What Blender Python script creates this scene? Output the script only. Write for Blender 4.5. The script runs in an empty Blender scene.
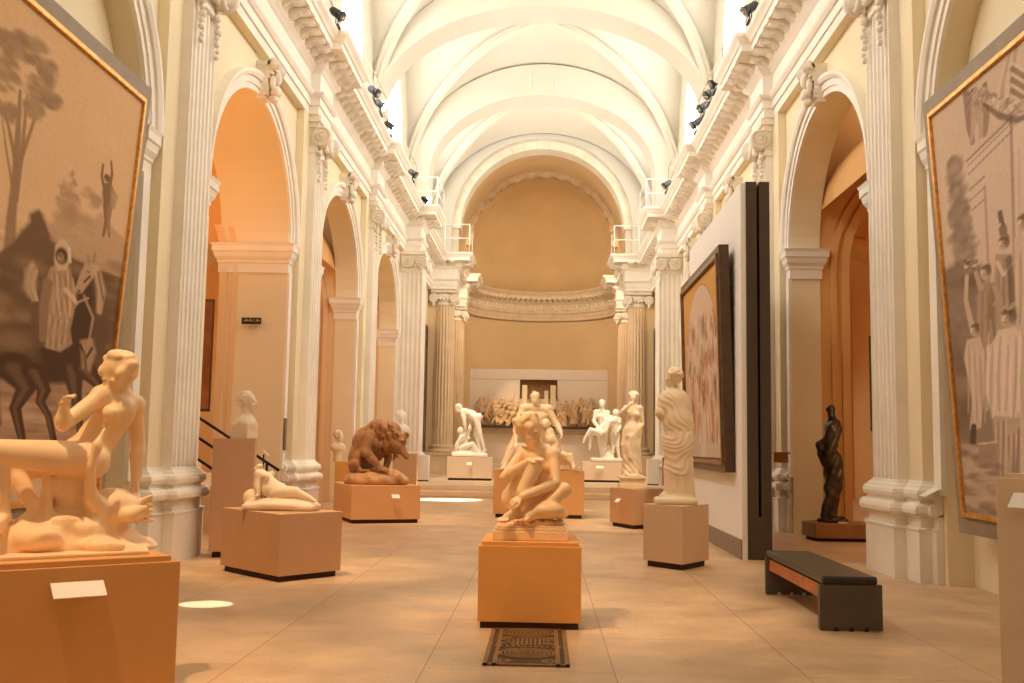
import bpy, bmesh, math, random, os
import numpy as np
from mathutils import Vector, Matrix
random.seed(7)
PI = math.pi
S = bpy.context.scene
COL = S.collection

# ------------------------------------------------------------------ camera
CF, CPIT, CYAW, CROL, CX, CH = 1040., .1006, .0307, .0165, .13, 1.4
_cy, _sy = math.cos(CYAW), math.sin(CYAW)
_R = np.array([_cy, _sy, 0.]); _F = np.array([-_sy, _cy, 0.]); _U = np.array([0, 0, 1.])
_F2 = _F*math.cos(CPIT)+_U*math.sin(CPIT); _U2 = -_F*math.sin(CPIT)+_U*math.cos(CPIT)
_A = _R*math.cos(CROL)+_U2*math.sin(CROL); _B = -_R*math.sin(CROL)+_U2*math.cos(CROL)
_O = np.array([CX, 0, CH])
cam_d = bpy.data.cameras.new('camera'); cam_d.sensor_width = 36; cam_d.lens = 36*CF/1024; cam_d.clip_end = 300
cam = bpy.data.objects.new('camera', cam_d); COL.objects.link(cam)
M = Matrix(((_A[0], _B[0], -_F2[0], CX), (_A[1], _B[1], -_F2[1], 0), (_A[2], _B[2], -_F2[2], CH), (0, 0, 0, 1)))
cam.matrix_world = M
S.camera = cam

def at(x, y, Y):
    """point of the place seen at photo position (x, y) at the distance Y down the nave"""
    r = _F2+_A*(x-512)/CF-_B*(y-341.5)/CF
    return _O+r*(Y/r[1])
def atX(x, y, X):
    r = _F2+_A*(x-512)/CF-_B*(y-341.5)/CF
    return _O+r*((X-CX)/r[0])

# ------------------------------------------------------------------ materials
MATS = {}
def mat(name, col, rough=.7, var=.06, scale=3., bump=.02, bscale=60., metal=0., spec=.3, coat=0.):
    if name in MATS: return MATS[name]
    m = bpy.data.materials.new(name); m.use_nodes = True
    nt = m.node_tree; b = nt.nodes['Principled BSDF']
    b.inputs['Roughness'].default_value = rough; b.inputs['Metallic'].default_value = metal
    b.inputs['Specular IOR Level'].default_value = spec
    tc = nt.nodes.new('ShaderNodeTexCoord')
    n = nt.nodes.new('ShaderNodeTexNoise'); n.inputs['Scale'].default_value = scale; n.inputs['Detail'].default_value = 4
    nt.links.new(tc.outputs['Object'], n.inputs['Vector'])
    r = nt.nodes.new('ShaderNodeValToRGB')
    c = Vector(col)
    r.color_ramp.elements[0].position = .3; r.color_ramp.elements[1].position = .7
    r.color_ramp.elements[0].color = (*(c*(1-var)), 1); r.color_ramp.elements[1].color = (*[min(1, v*(1+var)) for v in c], 1)
    nt.links.new(n.outputs['Fac'], r.inputs['Fac']); nt.links.new(r.outputs['Color'], b.inputs['Base Color'])
    if bump:
        n2 = nt.nodes.new('ShaderNodeTexNoise'); n2.inputs['Scale'].default_value = bscale; n2.inputs['Detail'].default_value = 3
        nt.links.new(tc.outputs['Object'], n2.inputs['Vector'])
        bp = nt.nodes.new('ShaderNodeBump'); bp.inputs['Strength'].default_value = bump*5; bp.inputs['Distance'].default_value = .01
        nt.links.new(n2.outputs['Fac'], bp.inputs['Height']); nt.links.new(bp.outputs['Normal'], b.inputs['Normal'])
    MATS[name] = m
    return m
def emis(name, col, st):
    m = bpy.data.materials.new(name); m.use_nodes = True; nt = m.node_tree
    nt.nodes.clear(); o = nt.nodes.new('ShaderNodeOutputMaterial'); e = nt.nodes.new('ShaderNodeEmission')
    e.inputs['Color'].default_value = (*col, 1); e.inputs['Strength'].default_value = st
    nt.links.new(e.outputs[0], o.inputs[0]); return m

M_WALL = mat('cream_plaster', (.86, .75, .53), .85, .04, .6, .02)
M_TRIM = mat('white_limestone', (.90, .85, .76), .7, .05, 1.5, .03, 40)
M_ORN = mat('carved_stone', (.86, .79, .67), .7, .08, 4, .06, 40)
M_VAULT = mat('vault_plaster', (.68, .64, .54), .9, .03, .5, .01)
M_VOUS = mat('voussoir_stone', (.80, .72, .58), .85, .08, 1.2, .03, 30)
M_APSE = mat('ochre_apse_plaster', (.66, .47, .25), .9, .08, .5, .02)
M_APSEW = mat('apse_wall_plaster', (.72, .54, .32), .9, .05, .5, .02)
M_AISLE = mat('orange_aisle_plaster', (.74, .42, .16), .9, .06, .5, .02)
M_AISLEW = mat('aisle_wall_plaster', (.80, .58, .34), .9, .05, .6, .02)
M_MARBLE = mat('warm_marble', (.86, .70, .50), .42, .05, 6, .012, 90, spec=.4)
M_MARBLE_O = mat('honey_marble', (.93, .66, .40), .40, .06, 5, .012, 90, spec=.4)
M_MARBLE_W = mat('white_marble', (.90, .84, .75), .45, .04, 6, .012, 90, spec=.4)
M_PLAST = mat('cream_plaster_cast', (.85, .70, .52), .6, .05, 6, .012, 90)
M_TERRA = mat('brown_patinated_plaster', (.30, .145, .06), .5, .3, 7, .05, 60)
M_TERRAB = mat('light_brown_plaster', (.50, .28, .135), .6, .2, 7, .05, 60)
M_BRONZE = mat('dark_bronze', (.045, .022, .014), .38, .3, 7, .06, 50, spec=.6)
M_PED = mat('sand_painted_plinth', (.66, .47, .31), .75, .03, 2, .006, 200)
M_PEDO = mat('shade_orange_plinth', (.78, .39, .12), .75, .03, 2, .006, 200)  # beige plinths; orange cast of their shaded faces put into the colour
M_PEDB = mat('tan_painted_plinth', (.60, .36, .20), .75, .03, 2, .006, 200)
M_PEDW = mat('pale_painted_plinth', (.74, .60, .46), .75, .03, 2, .006, 200)
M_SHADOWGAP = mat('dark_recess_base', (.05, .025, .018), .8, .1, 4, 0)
M_WHITE = mat('white_card', (.88, .84, .78), .6, .02, 4, 0)
M_PART = mat('white_partition_paint', (.84, .82, .78), .8, .02, 1, .005)
M_PARTD = mat('dark_brown_partition_edge', (.085, .058, .036), .6, .1, 3, 0)
M_PARTG = mat('grey_brown_skirting', (.30, .235, .18), .7, .05, 3, 0)
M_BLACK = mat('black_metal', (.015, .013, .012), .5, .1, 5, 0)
M_GREYF = mat('grey_brown_frame', (.33, .26, .19), .6, .08, 5, .03, 50)
M_GOLD = mat('gilded_moulding', (.80, .42, .10), .35, .25, 20, .08, 60, metal=.6, spec=.6)
M_DKFR = mat('dark_wood_frame', (.10, .06, .035), .45, .2, 8, .05, 50)
M_BENCHG = mat('charcoal_bench_panel', (.10, .085, .065), .55, .08, 4, .005)
M_LEATH = mat('black_leather_cushion', (.025, .02, .017), .33, .2, 12, .04, 120, spec=.5)
M_WOODR = mat('reddish_wood', (.42, .14, .045), .5, .25, 9, .03, 50)
M_STEEL = mat('steel_stud', (.7, .66, .6), .3, .05, 5, 0, metal=.9)
M_GRATE = mat('bronze_floor_grate', (.30, .17, .07), .5, .2, 12, .05, 60, metal=.3)
M_RAILW = mat('white_painted_rail', (.9, .87, .8), .5, .02, 5, 0)
M_LAMP = emis('lit_lamp', (1, .93, .8), 25)

def mat_floor():
    m = bpy.data.materials.new('stone_flag_floor'); m.use_nodes = True; nt = m.node_tree; b = nt.nodes['Principled BSDF']
    L = nt.links.new
    tc = nt.nodes.new('ShaderNodeTexCoord')
    br = nt.nodes.new('ShaderNodeTexBrick'); br.offset = .37; br.squash = 1
    br.inputs['Scale'].default_value = 1; br.inputs['Brick Width'].default_value = 1.9; br.inputs['Row Height'].default_value = 1.2
    br.inputs['Mortar Size'].default_value = .005; br.inputs['Mortar Smooth'].default_value = .3
    br.inputs['Color1'].default_value = (.72, .51, .32, 1); br.inputs['Color2'].default_value = (.68, .475, .29, 1); br.inputs['Mortar'].default_value = (.40, .24, .13, 1)
    mp = nt.nodes.new('ShaderNodeMapping'); mp.inputs['Rotation'].default_value = (0, 0, PI/2); mp.inputs['Location'].default_value = (.3, .6, 0)
    L(tc.outputs['Object'], mp.inputs['Vector']); L(mp.outputs[0], br.inputs['Vector'])
    n = nt.nodes.new('ShaderNodeTexNoise'); n.inputs['Scale'].default_value = 1.4; n.inputs['Detail'].default_value = 8; n.inputs['Roughness'].default_value = .65
    L(tc.outputs['Object'], n.inputs['Vector'])
    r = nt.nodes.new('ShaderNodeValToRGB'); r.color_ramp.elements[0].position = .3; r.color_ramp.elements[1].position = .72
    r.color_ramp.elements[0].color = (.62, .56, .50, 1); r.color_ramp.elements[1].color = (1.22, 1.2, 1.16, 1)
    L(n.outputs['Fac'], r.inputs['Fac'])
    mx = nt.nodes.new('ShaderNodeMix'); mx.data_type = 'RGBA'; mx.blend_type = 'MULTIPLY'; mx.inputs[0].default_value = .8
    L(br.outputs['Color'], mx.inputs[6]); L(r.outputs['Color'], mx.inputs[7])
    # small dark pits
    v = nt.nodes.new('ShaderNodeTexNoise'); v.inputs['Scale'].default_value = 22; v.inputs['Detail'].default_value = 5
    L(tc.outputs['Object'], v.inputs['Vector'])
    r2 = nt.nodes.new('ShaderNodeValToRGB'); r2.color_ramp.elements[0].position = .27; r2.color_ramp.elements[1].position = .34
    r2.color_ramp.elements[0].color = (.5, .42, .36, 1); r2.color_ramp.elements[1].color = (1, 1, 1, 1)
    L(v.outputs['Fac'], r2.inputs['Fac'])
    mx2 = nt.nodes.new('ShaderNodeMix'); mx2.data_type = 'RGBA'; mx2.blend_type = 'MULTIPLY'; mx2.inputs[0].default_value = 1
    L(mx.outputs[2], mx2.inputs[6]); L(r2.outputs['Color'], mx2.inputs[7]); L(mx2.outputs[2], b.inputs['Base Color'])
    r3 = nt.nodes.new('ShaderNodeMapRange'); r3.inputs[3].default_value = .22; r3.inputs[4].default_value = .6
    L(n.outputs['Fac'], r3.inputs[0]); L(r3.outputs[0], b.inputs['Roughness'])
    bp = nt.nodes.new('ShaderNodeBump'); bp.inputs['Strength'].default_value = .25; bp.inputs['Distance'].default_value = .01
    L(v.outputs['Fac'], bp.inputs['Height']); L(bp.outputs[0], b.inputs['Normal'])
    b.inputs['Specular IOR Level'].default_value = .45
    return m
M_FLOOR = mat_floor()

# ------------------------------------------------------------------ object helpers
def link(name, me, m=None, parent=None):
    o = bpy.data.objects.new(name, me); COL.objects.link(o)
    if m is not None:
        if not me.materials: me.materials.append(m)
    if parent is not None:
        o.parent = parent
        if isinstance(parent, bpy.types.Object):
            # geometry is always written in world space here, so cancel the parent's transform
            o.matrix_parent_inverse = PW(parent).inverted()
    return o
def PW(o):
    m = o.matrix_basis.copy()
    if o.parent: m = PW(o.parent) @ o.matrix_parent_inverse @ m
    return m
def thing(name, label, cat, loc=(0, 0, 0), rz=0, group=None):
    o = bpy.data.objects.new(name, None); COL.objects.link(o); o.empty_display_size = .1
    o.location = loc; o.rotation_euler = (0, 0, rz); o['label'] = label; o['category'] = cat
    if group: o['group'] = group
    return o
def tag(o, label, cat, group=None):
    o['label'] = label; o['category'] = cat
    if group: o['group'] = group
    return o
def struct(o): o['kind'] = 'structure'; return o
def kids(o): return [c for c in bpy.data.objects if c.parent == o]
def copy_tree(o, T, parent=None, label=None):
    """copy o and its parts moved by the world matrix T (applied on the root only)"""
    c = o.copy(); COL.objects.link(c)
    if parent is None:
        c.matrix_basis = T @ o.matrix_basis
        if label: c['label'] = label
    else: c.parent = parent
    for ch in kids(o): copy_tree(ch, T, c)
    return c

class MB:
    def __init__(s): s.v = []; s.f = []; s.sm = []
    def add(s, vs, fs, smooth=False):
        n = len(s.v); s.v += [tuple(map(float, q)) for q in vs]; s.f += [tuple(i+n for i in f) for f in fs]; s.sm += [smooth]*len(fs)
    def box(s, x0, x1, y0, y1, z0, z1, T=None):
        vs = [(x, y, z) for z in (z0, z1) for y in (y0, y1) for x in (x0, x1)]
        if T is not None: vs = [T @ Vector(v) for v in vs]
        s.add(vs, [(0, 2, 3, 1), (4, 5, 7, 6), (0, 1, 5, 4), (2, 6, 7, 3), (0, 4, 6, 2), (1, 3, 7, 5)])
    def prism(s, pts, z0, z1, T=None, cap=True):
        n = len(pts); vs = [(x, y, z0) for x, y in pts]+[(x, y, z1) for x, y in pts]
        if T is not None: vs = [T @ Vector(v) for v in vs]
        fs = [(i, (i+1) % n, n+(i+1) % n, n+i) for i in range(n)]
        if cap: fs += [tuple(range(n))[::-1], tuple(range(n, 2*n))]
        s.add(vs, fs)
    def lathe(s, prof, c=(0, 0), n=24, T=None, a0=0, a1=2*PI, smooth=True, flute=None):
        full = abs(a1-a0-2*PI) < 1e-6; k = n if full else n+1
        vs = []
        for r, z in prof:
            for i in range(k):
                a = a0+(a1-a0)*i/n
                rr = r
                v = (c[0]+rr*math.cos(a), c[1]+rr*math.sin(a), z); vs.append(T @ Vector(v) if T is not None else v)
        fs = []
        for j in range(len(prof)-1):
            for i in range(n):
                i2 = (i+1) % k; fs.append((j*k+i, j*k+i2, (j+1)*k+i2, (j+1)*k+i))
        if full: fs += [tuple(range(k))[::-1], tuple((len(prof)-1)*k+i for i in range(k))]
        s.add(vs, fs, smooth)
    def tube(s, pts, r, n=8, cap=True):
        pts = [Vector(p) for p in pts]; rs = r if isinstance(r, (list, tuple)) else [r]*len(pts)
        vs = []
        up = Vector((0, 0, 1))
        for i, p in enumerate(pts):
            d = (pts[min(i+1, len(pts)-1)]-pts[max(i-1, 0)]).normalized()
            a = d.cross(up)
            if a.length < 1e-3: a = d.cross(Vector((1, 0, 0)))
            a.normalize(); b = d.cross(a)
            for k in range(n):
                t = 2*PI*k/n; vs.append(p+(a*math.cos(t)+b*math.sin(t))*rs[i])
        fs = []
        for i in range(len(pts)-1):
            for k in range(n): fs.append((i*n+k, i*n+(k+1) % n, (i+1)*n+(k+1) % n, (i+1)*n+k))
        if cap: fs += [tuple(range(n))[::-1], tuple((len(pts)-1)*n+k for k in range(n))]
        s.add(vs, fs, True)
    def sphere(s, c, r, n=10, m=7):
        r = r if isinstance(r, (tuple, list)) else (r, r, r)
        vs = []; fs = []
        for j in range(m+1):
            ph = PI*j/m
            for i in range(n):
                a = 2*PI*i/n; vs.append((c[0]+r[0]*math.sin(ph)*math.cos(a), c[1]+r[1]*math.sin(ph)*math.sin(a), c[2]+r[2]*math.cos(ph)))
        for j in range(m):
            for i in range(n): fs.append((j*n+i, (j+1)*n+i, (j+1)*n+(i+1) % n, j*n+(i+1) % n))
        s.add(vs, fs, True)
    def mesh(s, name, weld=True):
        me = bpy.data.meshes.new(name); me.from_pydata(s.v, [], s.f)
        me.polygons.foreach_set('use_smooth', s.sm)
        bm = bmesh.new(); bm.from_mesh(me)
        if weld: bmesh.ops.remove_doubles(bm, verts=bm.verts, dist=1e-5)
        bmesh.ops.recalc_face_normals(bm, faces=bm.faces)
        bm.to_mesh(me); bm.free(); return me
    def build(s, name, m, parent=None, bevel=0, weld=True):
        o = link(name, s.mesh(name, weld), m, parent)
        if bevel:
            md = o.modifiers.new('bevel', 'BEVEL'); md.width = bevel; md.segments = 2; md.limit_method = 'ANGLE'; md.angle_limit = .7
        return o

def sweep(mb, path, prof, side=1, closed=False, capends=True, smooth=False):
    """sweep a profile [(out, z)] along a plan polyline [(x, y)], mitred; out is to the left of travel times side"""
    P = [Vector((p[0], p[1])) for p in path]; n = len(P); vs = []
    for i in range(n):
        def nrm(a, b):
            d = (b-a).normalized(); return Vector((-d.y, d.x))*side
        if closed: n1 = nrm(P[i-1], P[i]); n2 = nrm(P[i], P[(i+1) % n])
        else:
            n1 = nrm(P[max(i-1, 0)], P[max(i, 1)]); n2 = nrm(P[min(i, n-2)], P[min(i+1, n-1)])
        mt = (n1+n2); q = mt/max(.2, (1+n1.dot(n2)))
        for o, z in prof: vs.append((P[i].x+q.x*o, P[i].y+q.y*o, z))
    m = len(prof); fs = []
    for i in range(n if closed else n-1):
        for j in range(m-1):
            a = i*m+j; b = ((i+1) % n)*m+j; fs.append((a, b, b+1, a+1))
    if capends and not closed: fs += [tuple(range(m)), tuple((n-1)*m+j for j in range(m))[::-1]]
    mb.add(vs, fs, smooth)
# ------------------------------------------------------------------ building
W = 4.45; WE = 4.30; BAY = 6.8; PY = [5.70+BAY*i for i in range(6)]     # pilaster stations down the nave
HP = 1.15; RA = BAY/2-HP; RZ = 1.93; ZS = 4.92                                     # half pier, arch radius, springing
def arch_wall(mb, X, T, yc, r, zs, y0, y1, z0, z1, jamb0=None, n=28, back=True, rz=None):
    """wall panel in the plane x=X between y0..y1 with an arched opening, thickness T away from the nave"""
    sgn = 1 if X > 0 else -1; rz = rz or r
    arc = [(yc-r*math.cos(PI*i/n), zs+rz*math.sin(PI*i/n)) for i in range(n+1)]
    zf = z1 if callable(z1) else (lambda y: z1)
    zb = z0 if jamb0 is None else jamb0
    for k, x in enumerate((X, X+sgn*T)):
        if k and not back: break
        def q(a): mb.add([(x, y, z) for y, z in a], [tuple(range(len(a)))])
        q([(y0, z0), (yc-r, z0), (yc-r, zs), (yc-r, zf(yc-r)), (y0, zf(y0))])
        q([(yc+r, z0), (y1, z0), (y1, zf(y1)), (yc+r, zf(yc+r)), (yc+r, zs)])
        for i in range(n):
            a, b = arc[i], arc[i+1]; q([a, b, (b[0], zf(b[0])), (a[0], zf(a[0]))])
        if zb > z0: q([(yc-r, z0), (yc+r, z0), (yc+r, zb), (yc-r, zb)])
    full = [(yc-r, zb)]+arc+[(yc+r, zb)]
    for i in range(len(full)-1):
        a, b = full[i], full[i+1]
        mb.add([(X, a[0], a[1]), (X, b[0], b[1]), (X+sgn*T, b[0], b[1]), (X+sgn*T, a[0], a[1])], [(0, 1, 2, 3)])
    if zb > z0: mb.add([(X, yc-r, zb), (X, yc+r, zb), (X+sgn*T, yc+r, zb), (X+sgn*T, yc-r, zb)], [(0, 1, 2, 3)])

def archivolt(mb, X, yc, r, zs, prof, n=30, sgn=1, a0=0, a1=PI, rz=None):
    rz = rz or r
    """moulded band round an arch in the plane x=X; prof = [(radial offset, out towards nave)]"""
    vs = []; m = len(prof)
    for i in range(n+1):
        a = a0+(a1-a0)*i/n
        for dr, o in prof: vs.append((X-sgn*o, yc-(r+dr)*math.cos(a), zs+(rz+dr)*math.sin(a)))
    fs = [(i*m+j, (i+1)*m+j, (i+1)*m+j+1, i*m+j+1) for i in range(n) for j in range(m-1)]
    fs += [tuple(range(m)), tuple(n*m+j for j in range(m))[::-1]]
    mb.add(vs, fs)

# floor
mb = MB(); mb.box(-11, 11, -3.2, 56, -.2, 0); struct(mb.build('floor', M_FLOOR))

YB = -2.6
for s, nm in ((-1, 'left'), (1, 'right')):
    X = s*W; mb = MB()
    for k in range(-1, 5):
        yc = PY[0]+BAY*k+BAY/2; y0 = yc-BAY/2; y1 = yc+BAY/2
        if k == -1: y0 = YB
        T = .5
        if s < 0 and k == 1: T = 1.2
        if k in (1, 2, 3): arch_wall(mb, X, T, yc, RA, ZS, y0, y1, 0, 8.9, rz=RZ)
        elif k in (0,): arch_wall(mb, X, .28, yc, RA, ZS, y0, y1, 0, 8.9, rz=RZ); mb.box(min(X+s*.28, X+s*.5), max(X+s*.28, X+s*.5), y0, y1, 0, 8.9)
        else: mb.box(min(X, X+s*.5), max(X, X+s*.5), y0, (y1 if k < 4 else 40.6), 0, 8.9)
    struct(mb.build('wall_'+nm, M_WALL, weld=False))
    # upper wall with the clerestory windows
    mb = MB(); XU = s*4.3
    for k in range(-1, 5):
        yc = PY[0]+BAY*k+BAY/2
        arch_wall(mb, XU, .35, yc, 1.3, 11.0, max(YB, yc-BAY/2), yc+BAY/2 if k < 4 else 40.6, 8.5, 14.3, jamb0=9.25, n=14)
    struct(mb.build('wall_upper_'+nm, M_VAULT, weld=False))

# clerestory panes
M_SKY = emis('bright_sky_glass', (1., .965, .91), 8.)
wi = 0
for s in (-1, 1):
    for k in range(0, 5):
        wi += 1; yc = PY[0]+BAY*k+BAY/2
        g = MB(); pts = [(yc-1.3, 9.25), (yc+1.3, 9.25)]+[(yc+1.3*math.cos(PI*i/14), 11.0+1.3*math.sin(PI*i/14)) for i in range(15)]
        x = s*4.37; g.add([(x, a, b) for a, b in pts], [tuple(range(len(pts)))])
        w = struct(g.build('window_%d' % wi, M_SKY))
        f = MB()
        for z in (9.25, 10.1, 11.0): f.box(x-s*.03-.015, x-s*.03+.015, yc-1.3, yc+1.3, z-.015, z+.015)
        f.box(x-s*.03-.015, x-s*.03+.015, yc-.015, yc+.015, 9.25, 12.3)
        f.build('glazing_bar', M_RAILW, w)

# end walls
mb = MB(); mb.box(-11, 11, YB-.4, YB, 0, 15); struct(mb.build('wall_back', mat('brown_back_wall', (.42, .27, .15), .9, .05, 1, 0)))

# ---- archivolts, imposts, keystones
AV = [(0, 0), (0, .05), (.09, .05), (.09, .075), (.20, .075), (.20, .11), (.25, .14), (.30, .14), (.30, 0)]
def impost_prof(z):
    return [(0, z-.52), (.03, z-.52), (.03, z-.36), (.05, z-.34), (.05, z-.30), (.09, z-.24), (.11, z-.16), (.13, z-.14), (.13, z-.05), (.15, z), (0, z)]
ti = 0
for s in (-1, 1):
    for k in range(0, 4):
        if k == 3: pass
        yc = PY[0]+BAY*k+BAY/2
        ti += 1; mb = MB(); archivolt(mb, s*W, yc, RA, ZS, AV, sgn=s, rz=RZ)
        tr = struct(mb.build('trim_%d' % ti, M_TRIM, weld=False))
        T = .28 if k == 0 else (1.2 if (s < 0 and k == 1) else .5)
        for e in (-1, 1):                                  # impost wraps pier front (archivolt width) and jamb
            im = MB(); yj = yc+e*RA
            pth = [(s*W, yj+e*.26), (s*W, yj), (s*(W+T), yj)]
            if k: pth.append((s*(W+T), yj+e*.30))
            # out direction: nave side on the first leg
            side = (-1 if s*e > 0 else 1)
            sweep(im, pth, impost_prof(ZS), side=side)
            im.build('impost', M_TRIM, tr)
            pl = MB(); pl.box(min(s*W, s*(W-.05)), max(s*W, s*(W-.05)), min(yj, yj+e*.22), max(yj, yj+e*.20), .95, ZS-.5); pl.build('jamb_pilaster', M_TRIM, tr)
        ks = MB(); zc = ZS+RZ                              # scroll keystone
        xk = s*W
        for i in range(9):
            t = i/8; z = zc-.06+.52*t; o = .14+.14*t+.03*math.sin(t*9); hw = .13+.07*t
            ks.box(min(xk, xk-s*o), max(xk, xk-s*o), yc-hw, yc+hw, z, z+.066)
        for dy in (-.17, .17):
            cpt = [(xk-s*.27, yc+dy+(.09)*math.cos(a)*.0, zc+.50+.0) for a in (0,)]
            for rr, tt in ((.10, 0), (.055, .03)):
                ks.lathe([(rr, -.03), (rr, .03)], T=Matrix.Translation((xk-s*(.28), yc+dy, zc+.47)) @ Matrix.Rotation(PI/2, 4, 'X') @ Matrix.Translation((0, 0, tt*math.copysign(1, -dy))), n=12)
        ks.sphere((xk-s*.30, yc, zc+.30), (.07, .08, .12)); ks.sphere((xk-s*.28, yc, zc+.08), (.09, .11, .1)); ks.sphere((xk-s*.25, yc, zc-.04), (.08, .09, .07))
        ks.sphere((xk-s*.25, yc-.1, zc+.2), (.05, .04, .12)); ks.sphere((xk-s*.25, yc+.1, zc+.2), (.05, .04, .12))
        ks.build('keystone', M_ORN, tr)

# ---- plinth course along the walls between pilasters
def plinth_prof(h=1.17): return [(0, 0), (.05, 0), (.05, .86), (.065, .87), (.065, .89), (.035, .90), (.035, h-.14), (.07, h-.12), (.08, h-.06), (.05, h-.03), (0, h)]

# ---- entablature with ressauts
ENT = [(0, 7.50), (.0, 7.66), (.03, 7.66), (.03, 7.81), (.06, 7.82), (.10, 7.87), (.11, 7.90), (.02, 7.92), (.02, 8.28), (.05, 8.30), (.09, 8.34), (.14, 8.38), (.15, 8.56),
       (.50, 8.565), (.50, 8.68), (.53, 8.69), (.56, 8.74), (.62, 8.80), (.64, 8.86), (-.35, 8.86)]
def ent_path(s):
    p = [(s*WE, YB)]
    for i, y in enumerate(PY[:5]):
        d = 4.12 if i < 4 else 3.80; h = .56 if i < 4 else .60
        p += [(s*WE, y-h), (s*d, y-h), (s*d, y+h), (s*WE, y+h)]
    p += [(s*WE, 40.25), (s*3.30, 40.25), (s*3.30, 41.35), (s*3.75, 41.35), (s*3.75, 45.3), (s*3.30, 45.3), (s*3.30, 46.4), (s*3.45, 46.4), (s*3.45, 47.)]
    return p
paths = {s: ent_path(s) for s in (-1, 1)}
def modillions(mb, a, b, nrmv, step=.40):
    a = Vector(a); b = Vector(b); L = (b-a).length; n = max(1, int(L/step+.5)); d = (b-a)/L
    for i in range(n):
        c = a+d*(L*(i+.5)/n); T = Matrix(((nrmv.x, d.x, 0, c.x), (nrmv.y, d.y, 0, c.y), (0, 0, 1, 0), (0, 0, 0, 1)))
        pr = [(.14, 8.555), (.47, 8.555), (.47, 8.50), (.40, 8.46), (.30, 8.48), (.22, 8.42), (.14, 8.39)]
        hw = .09
        vs = [T @ Vector((x, -hw, z)) for x, z in pr]+[T @ Vector((x, hw, z)) for x, z in pr]; m = len(pr)
        mb.add(vs, [tuple(range(m)), tuple(range(m, 2*m))[::-1]]+[(j, (j+1) % m, m+(j+1) % m, m+j) for j in range(m)])
        mb.box(.46, .505, -hw-.02, hw+.02, 8.53, 8.57, T)
for s, nm in ((-1, 'left'), (1, 'right')):
    mb = MB(); sweep(mb, paths[s], ENT, side=(1 if s > 0 else -1), capends=False)
    # soffit of the architrave back to the wall
    c = struct(mb.build('trim_cornice_'+nm, M_TRIM, weld=False)); c.name = 'trim_%d' % (9 if s < 0 else 10)
    sf = MB(); P = paths[s]
    for i in range(len(P)-1):
        (xa, ya), (xb, yb) = P[i], P[i+1]
        if abs(ya-yb) > .05: sf.add([(xa, ya, 7.5), (xb, yb, 7.5), (s*4.6, yb, 7.5), (s*4.6, ya, 7.5)], [(0, 1, 2, 3)])
    sf.build('soffit', M_WALL, c)
    md = MB()
    for i in range(len(P)-1):
        a, b = Vector(P[i]), Vector(P[i+1])
        if (b-a).length < .05: continue
        d = (b-a).normalized(); nv = Vector((-d.y, d.x))*(1 if s > 0 else -1)
        # shorten or lengthen at corners so that blocks do not collide
        if (b-a).length < .4: 
            continue
        modillions(md, a, b, nv)
    md.build('modillion_row', M_ORN, c)
    ap = MB()                                    # frieze faces on the ressauts stay plaster coloured
    # apron wall standing behind the cornice
    mb2 = MB(); mb2.box(min(s*4.2, s*4.62), max(s*4.2, s*4.62), YB, 40, 8.6, 9.2); struct(mb2.build('trim_%d' % (11 if s < 0 else 12), M_VAULT))

# ---- vault: groin bays, transverse arches, diagonal ribs
ZC = 9.9; HV = 4.08; AV_ = 4.3; BV = 3.0
vz = lambda x: ZC+HV*math.sqrt(max(0, 1-(x/AV_)**2))
vy = lambda y: ZC+HV*math.sqrt(max(0, 1-(y/BV)**2)) if abs(y) < BV else ZC-3
DOM = .36
HZ = lambda q, y: ZC+(HV-DOM*min(1, (y/(BAY/2))**2))*math.sqrt(max(0, 1-q*q))
mb = MB(); N = 26
for k in range(-1, 5):
    yc = PY[0]+BAY*k+BAY/2
    ts = [math.sin(PI/2*i/N) for i in range(N+1)]
    def web(f):
        for i in range(N):
            for j in range(-8, 8):
                q = [(ts[i], j/8), (ts[i+1], j/8), (ts[i+1], (j+1)/8), (ts[i], (j+1)/8)]
                mb.add([f(t, u) for t, u in q], [(0, 1, 2, 3)], True)
    hz = lambda t: ZC+HV*math.sqrt(max(0, 1-t*t))
    for sg in (-1, 1):
        web(lambda t, u: (sg*AV_*t, yc+BV*t*u, HZ(t*u, BV*t*u)))
        web(lambda t, u: (AV_*t*u, yc+sg*BV*t, HZ(t*u, BV*t)))
        xs = [-AV_*math.cos(PI*i/48) for i in range(49)]
        for i in range(48):
            mb.add([(xs[i], yc+sg*BV, HZ(xs[i]/AV_, BV)), (xs[i+1], yc+sg*BV, HZ(xs[i+1]/AV_, BV)), (xs[i+1], yc+sg*BAY/2, HZ(xs[i+1]/AV_, BAY/2)), (xs[i], yc+sg*BAY/2, HZ(xs[i]/AV_, BAY/2))], [(0, 1, 2, 3)], True)
me = mb.mesh('ceiling'); struct(link('ceiling', me, M_VAULT))
mb = MB()
for k in range(1, 5):
    yc = PY[0]+BAY*k+BAY/2
    for sg in (-1, 1):
        vs = []; n = 40
        for i in range(n+1):
            t = -1+2*i/n; t = math.sin(t*PI/2*.995)
            x, y, z = AV_*t, BV*t*sg, HZ(t, BV*t)
            d = Vector((AV_, BV*sg, 0)).normalized(); nrm = Vector((-d.y, d.x, 0))
            up = Vector((t*.9*d.x, t*.9*d.y, math.sqrt(max(.02, 1-t*t)))).normalized()
            c = Vector((x, yc+y, z))+up*.02
            for u, v in ((-.17, 0), (-.17, -.07), (-.10, -.09), (-.10, -.16), (.10, -.16), (.10, -.09), (.17, -.07), (.17, 0)):
                vs.append(c+nrm*u+up*v)
        fs = [(i*8+j, (i+1)*8+j, (i+1)*8+j+1, i*8+j+1) for i in range(n) for j in range(7)]
        mb.add(vs, fs)
struct(mb.build('trim_13', M_VAULT, weld=False))
ti = 13
RT, ZT = 4.15, 10.0
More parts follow.
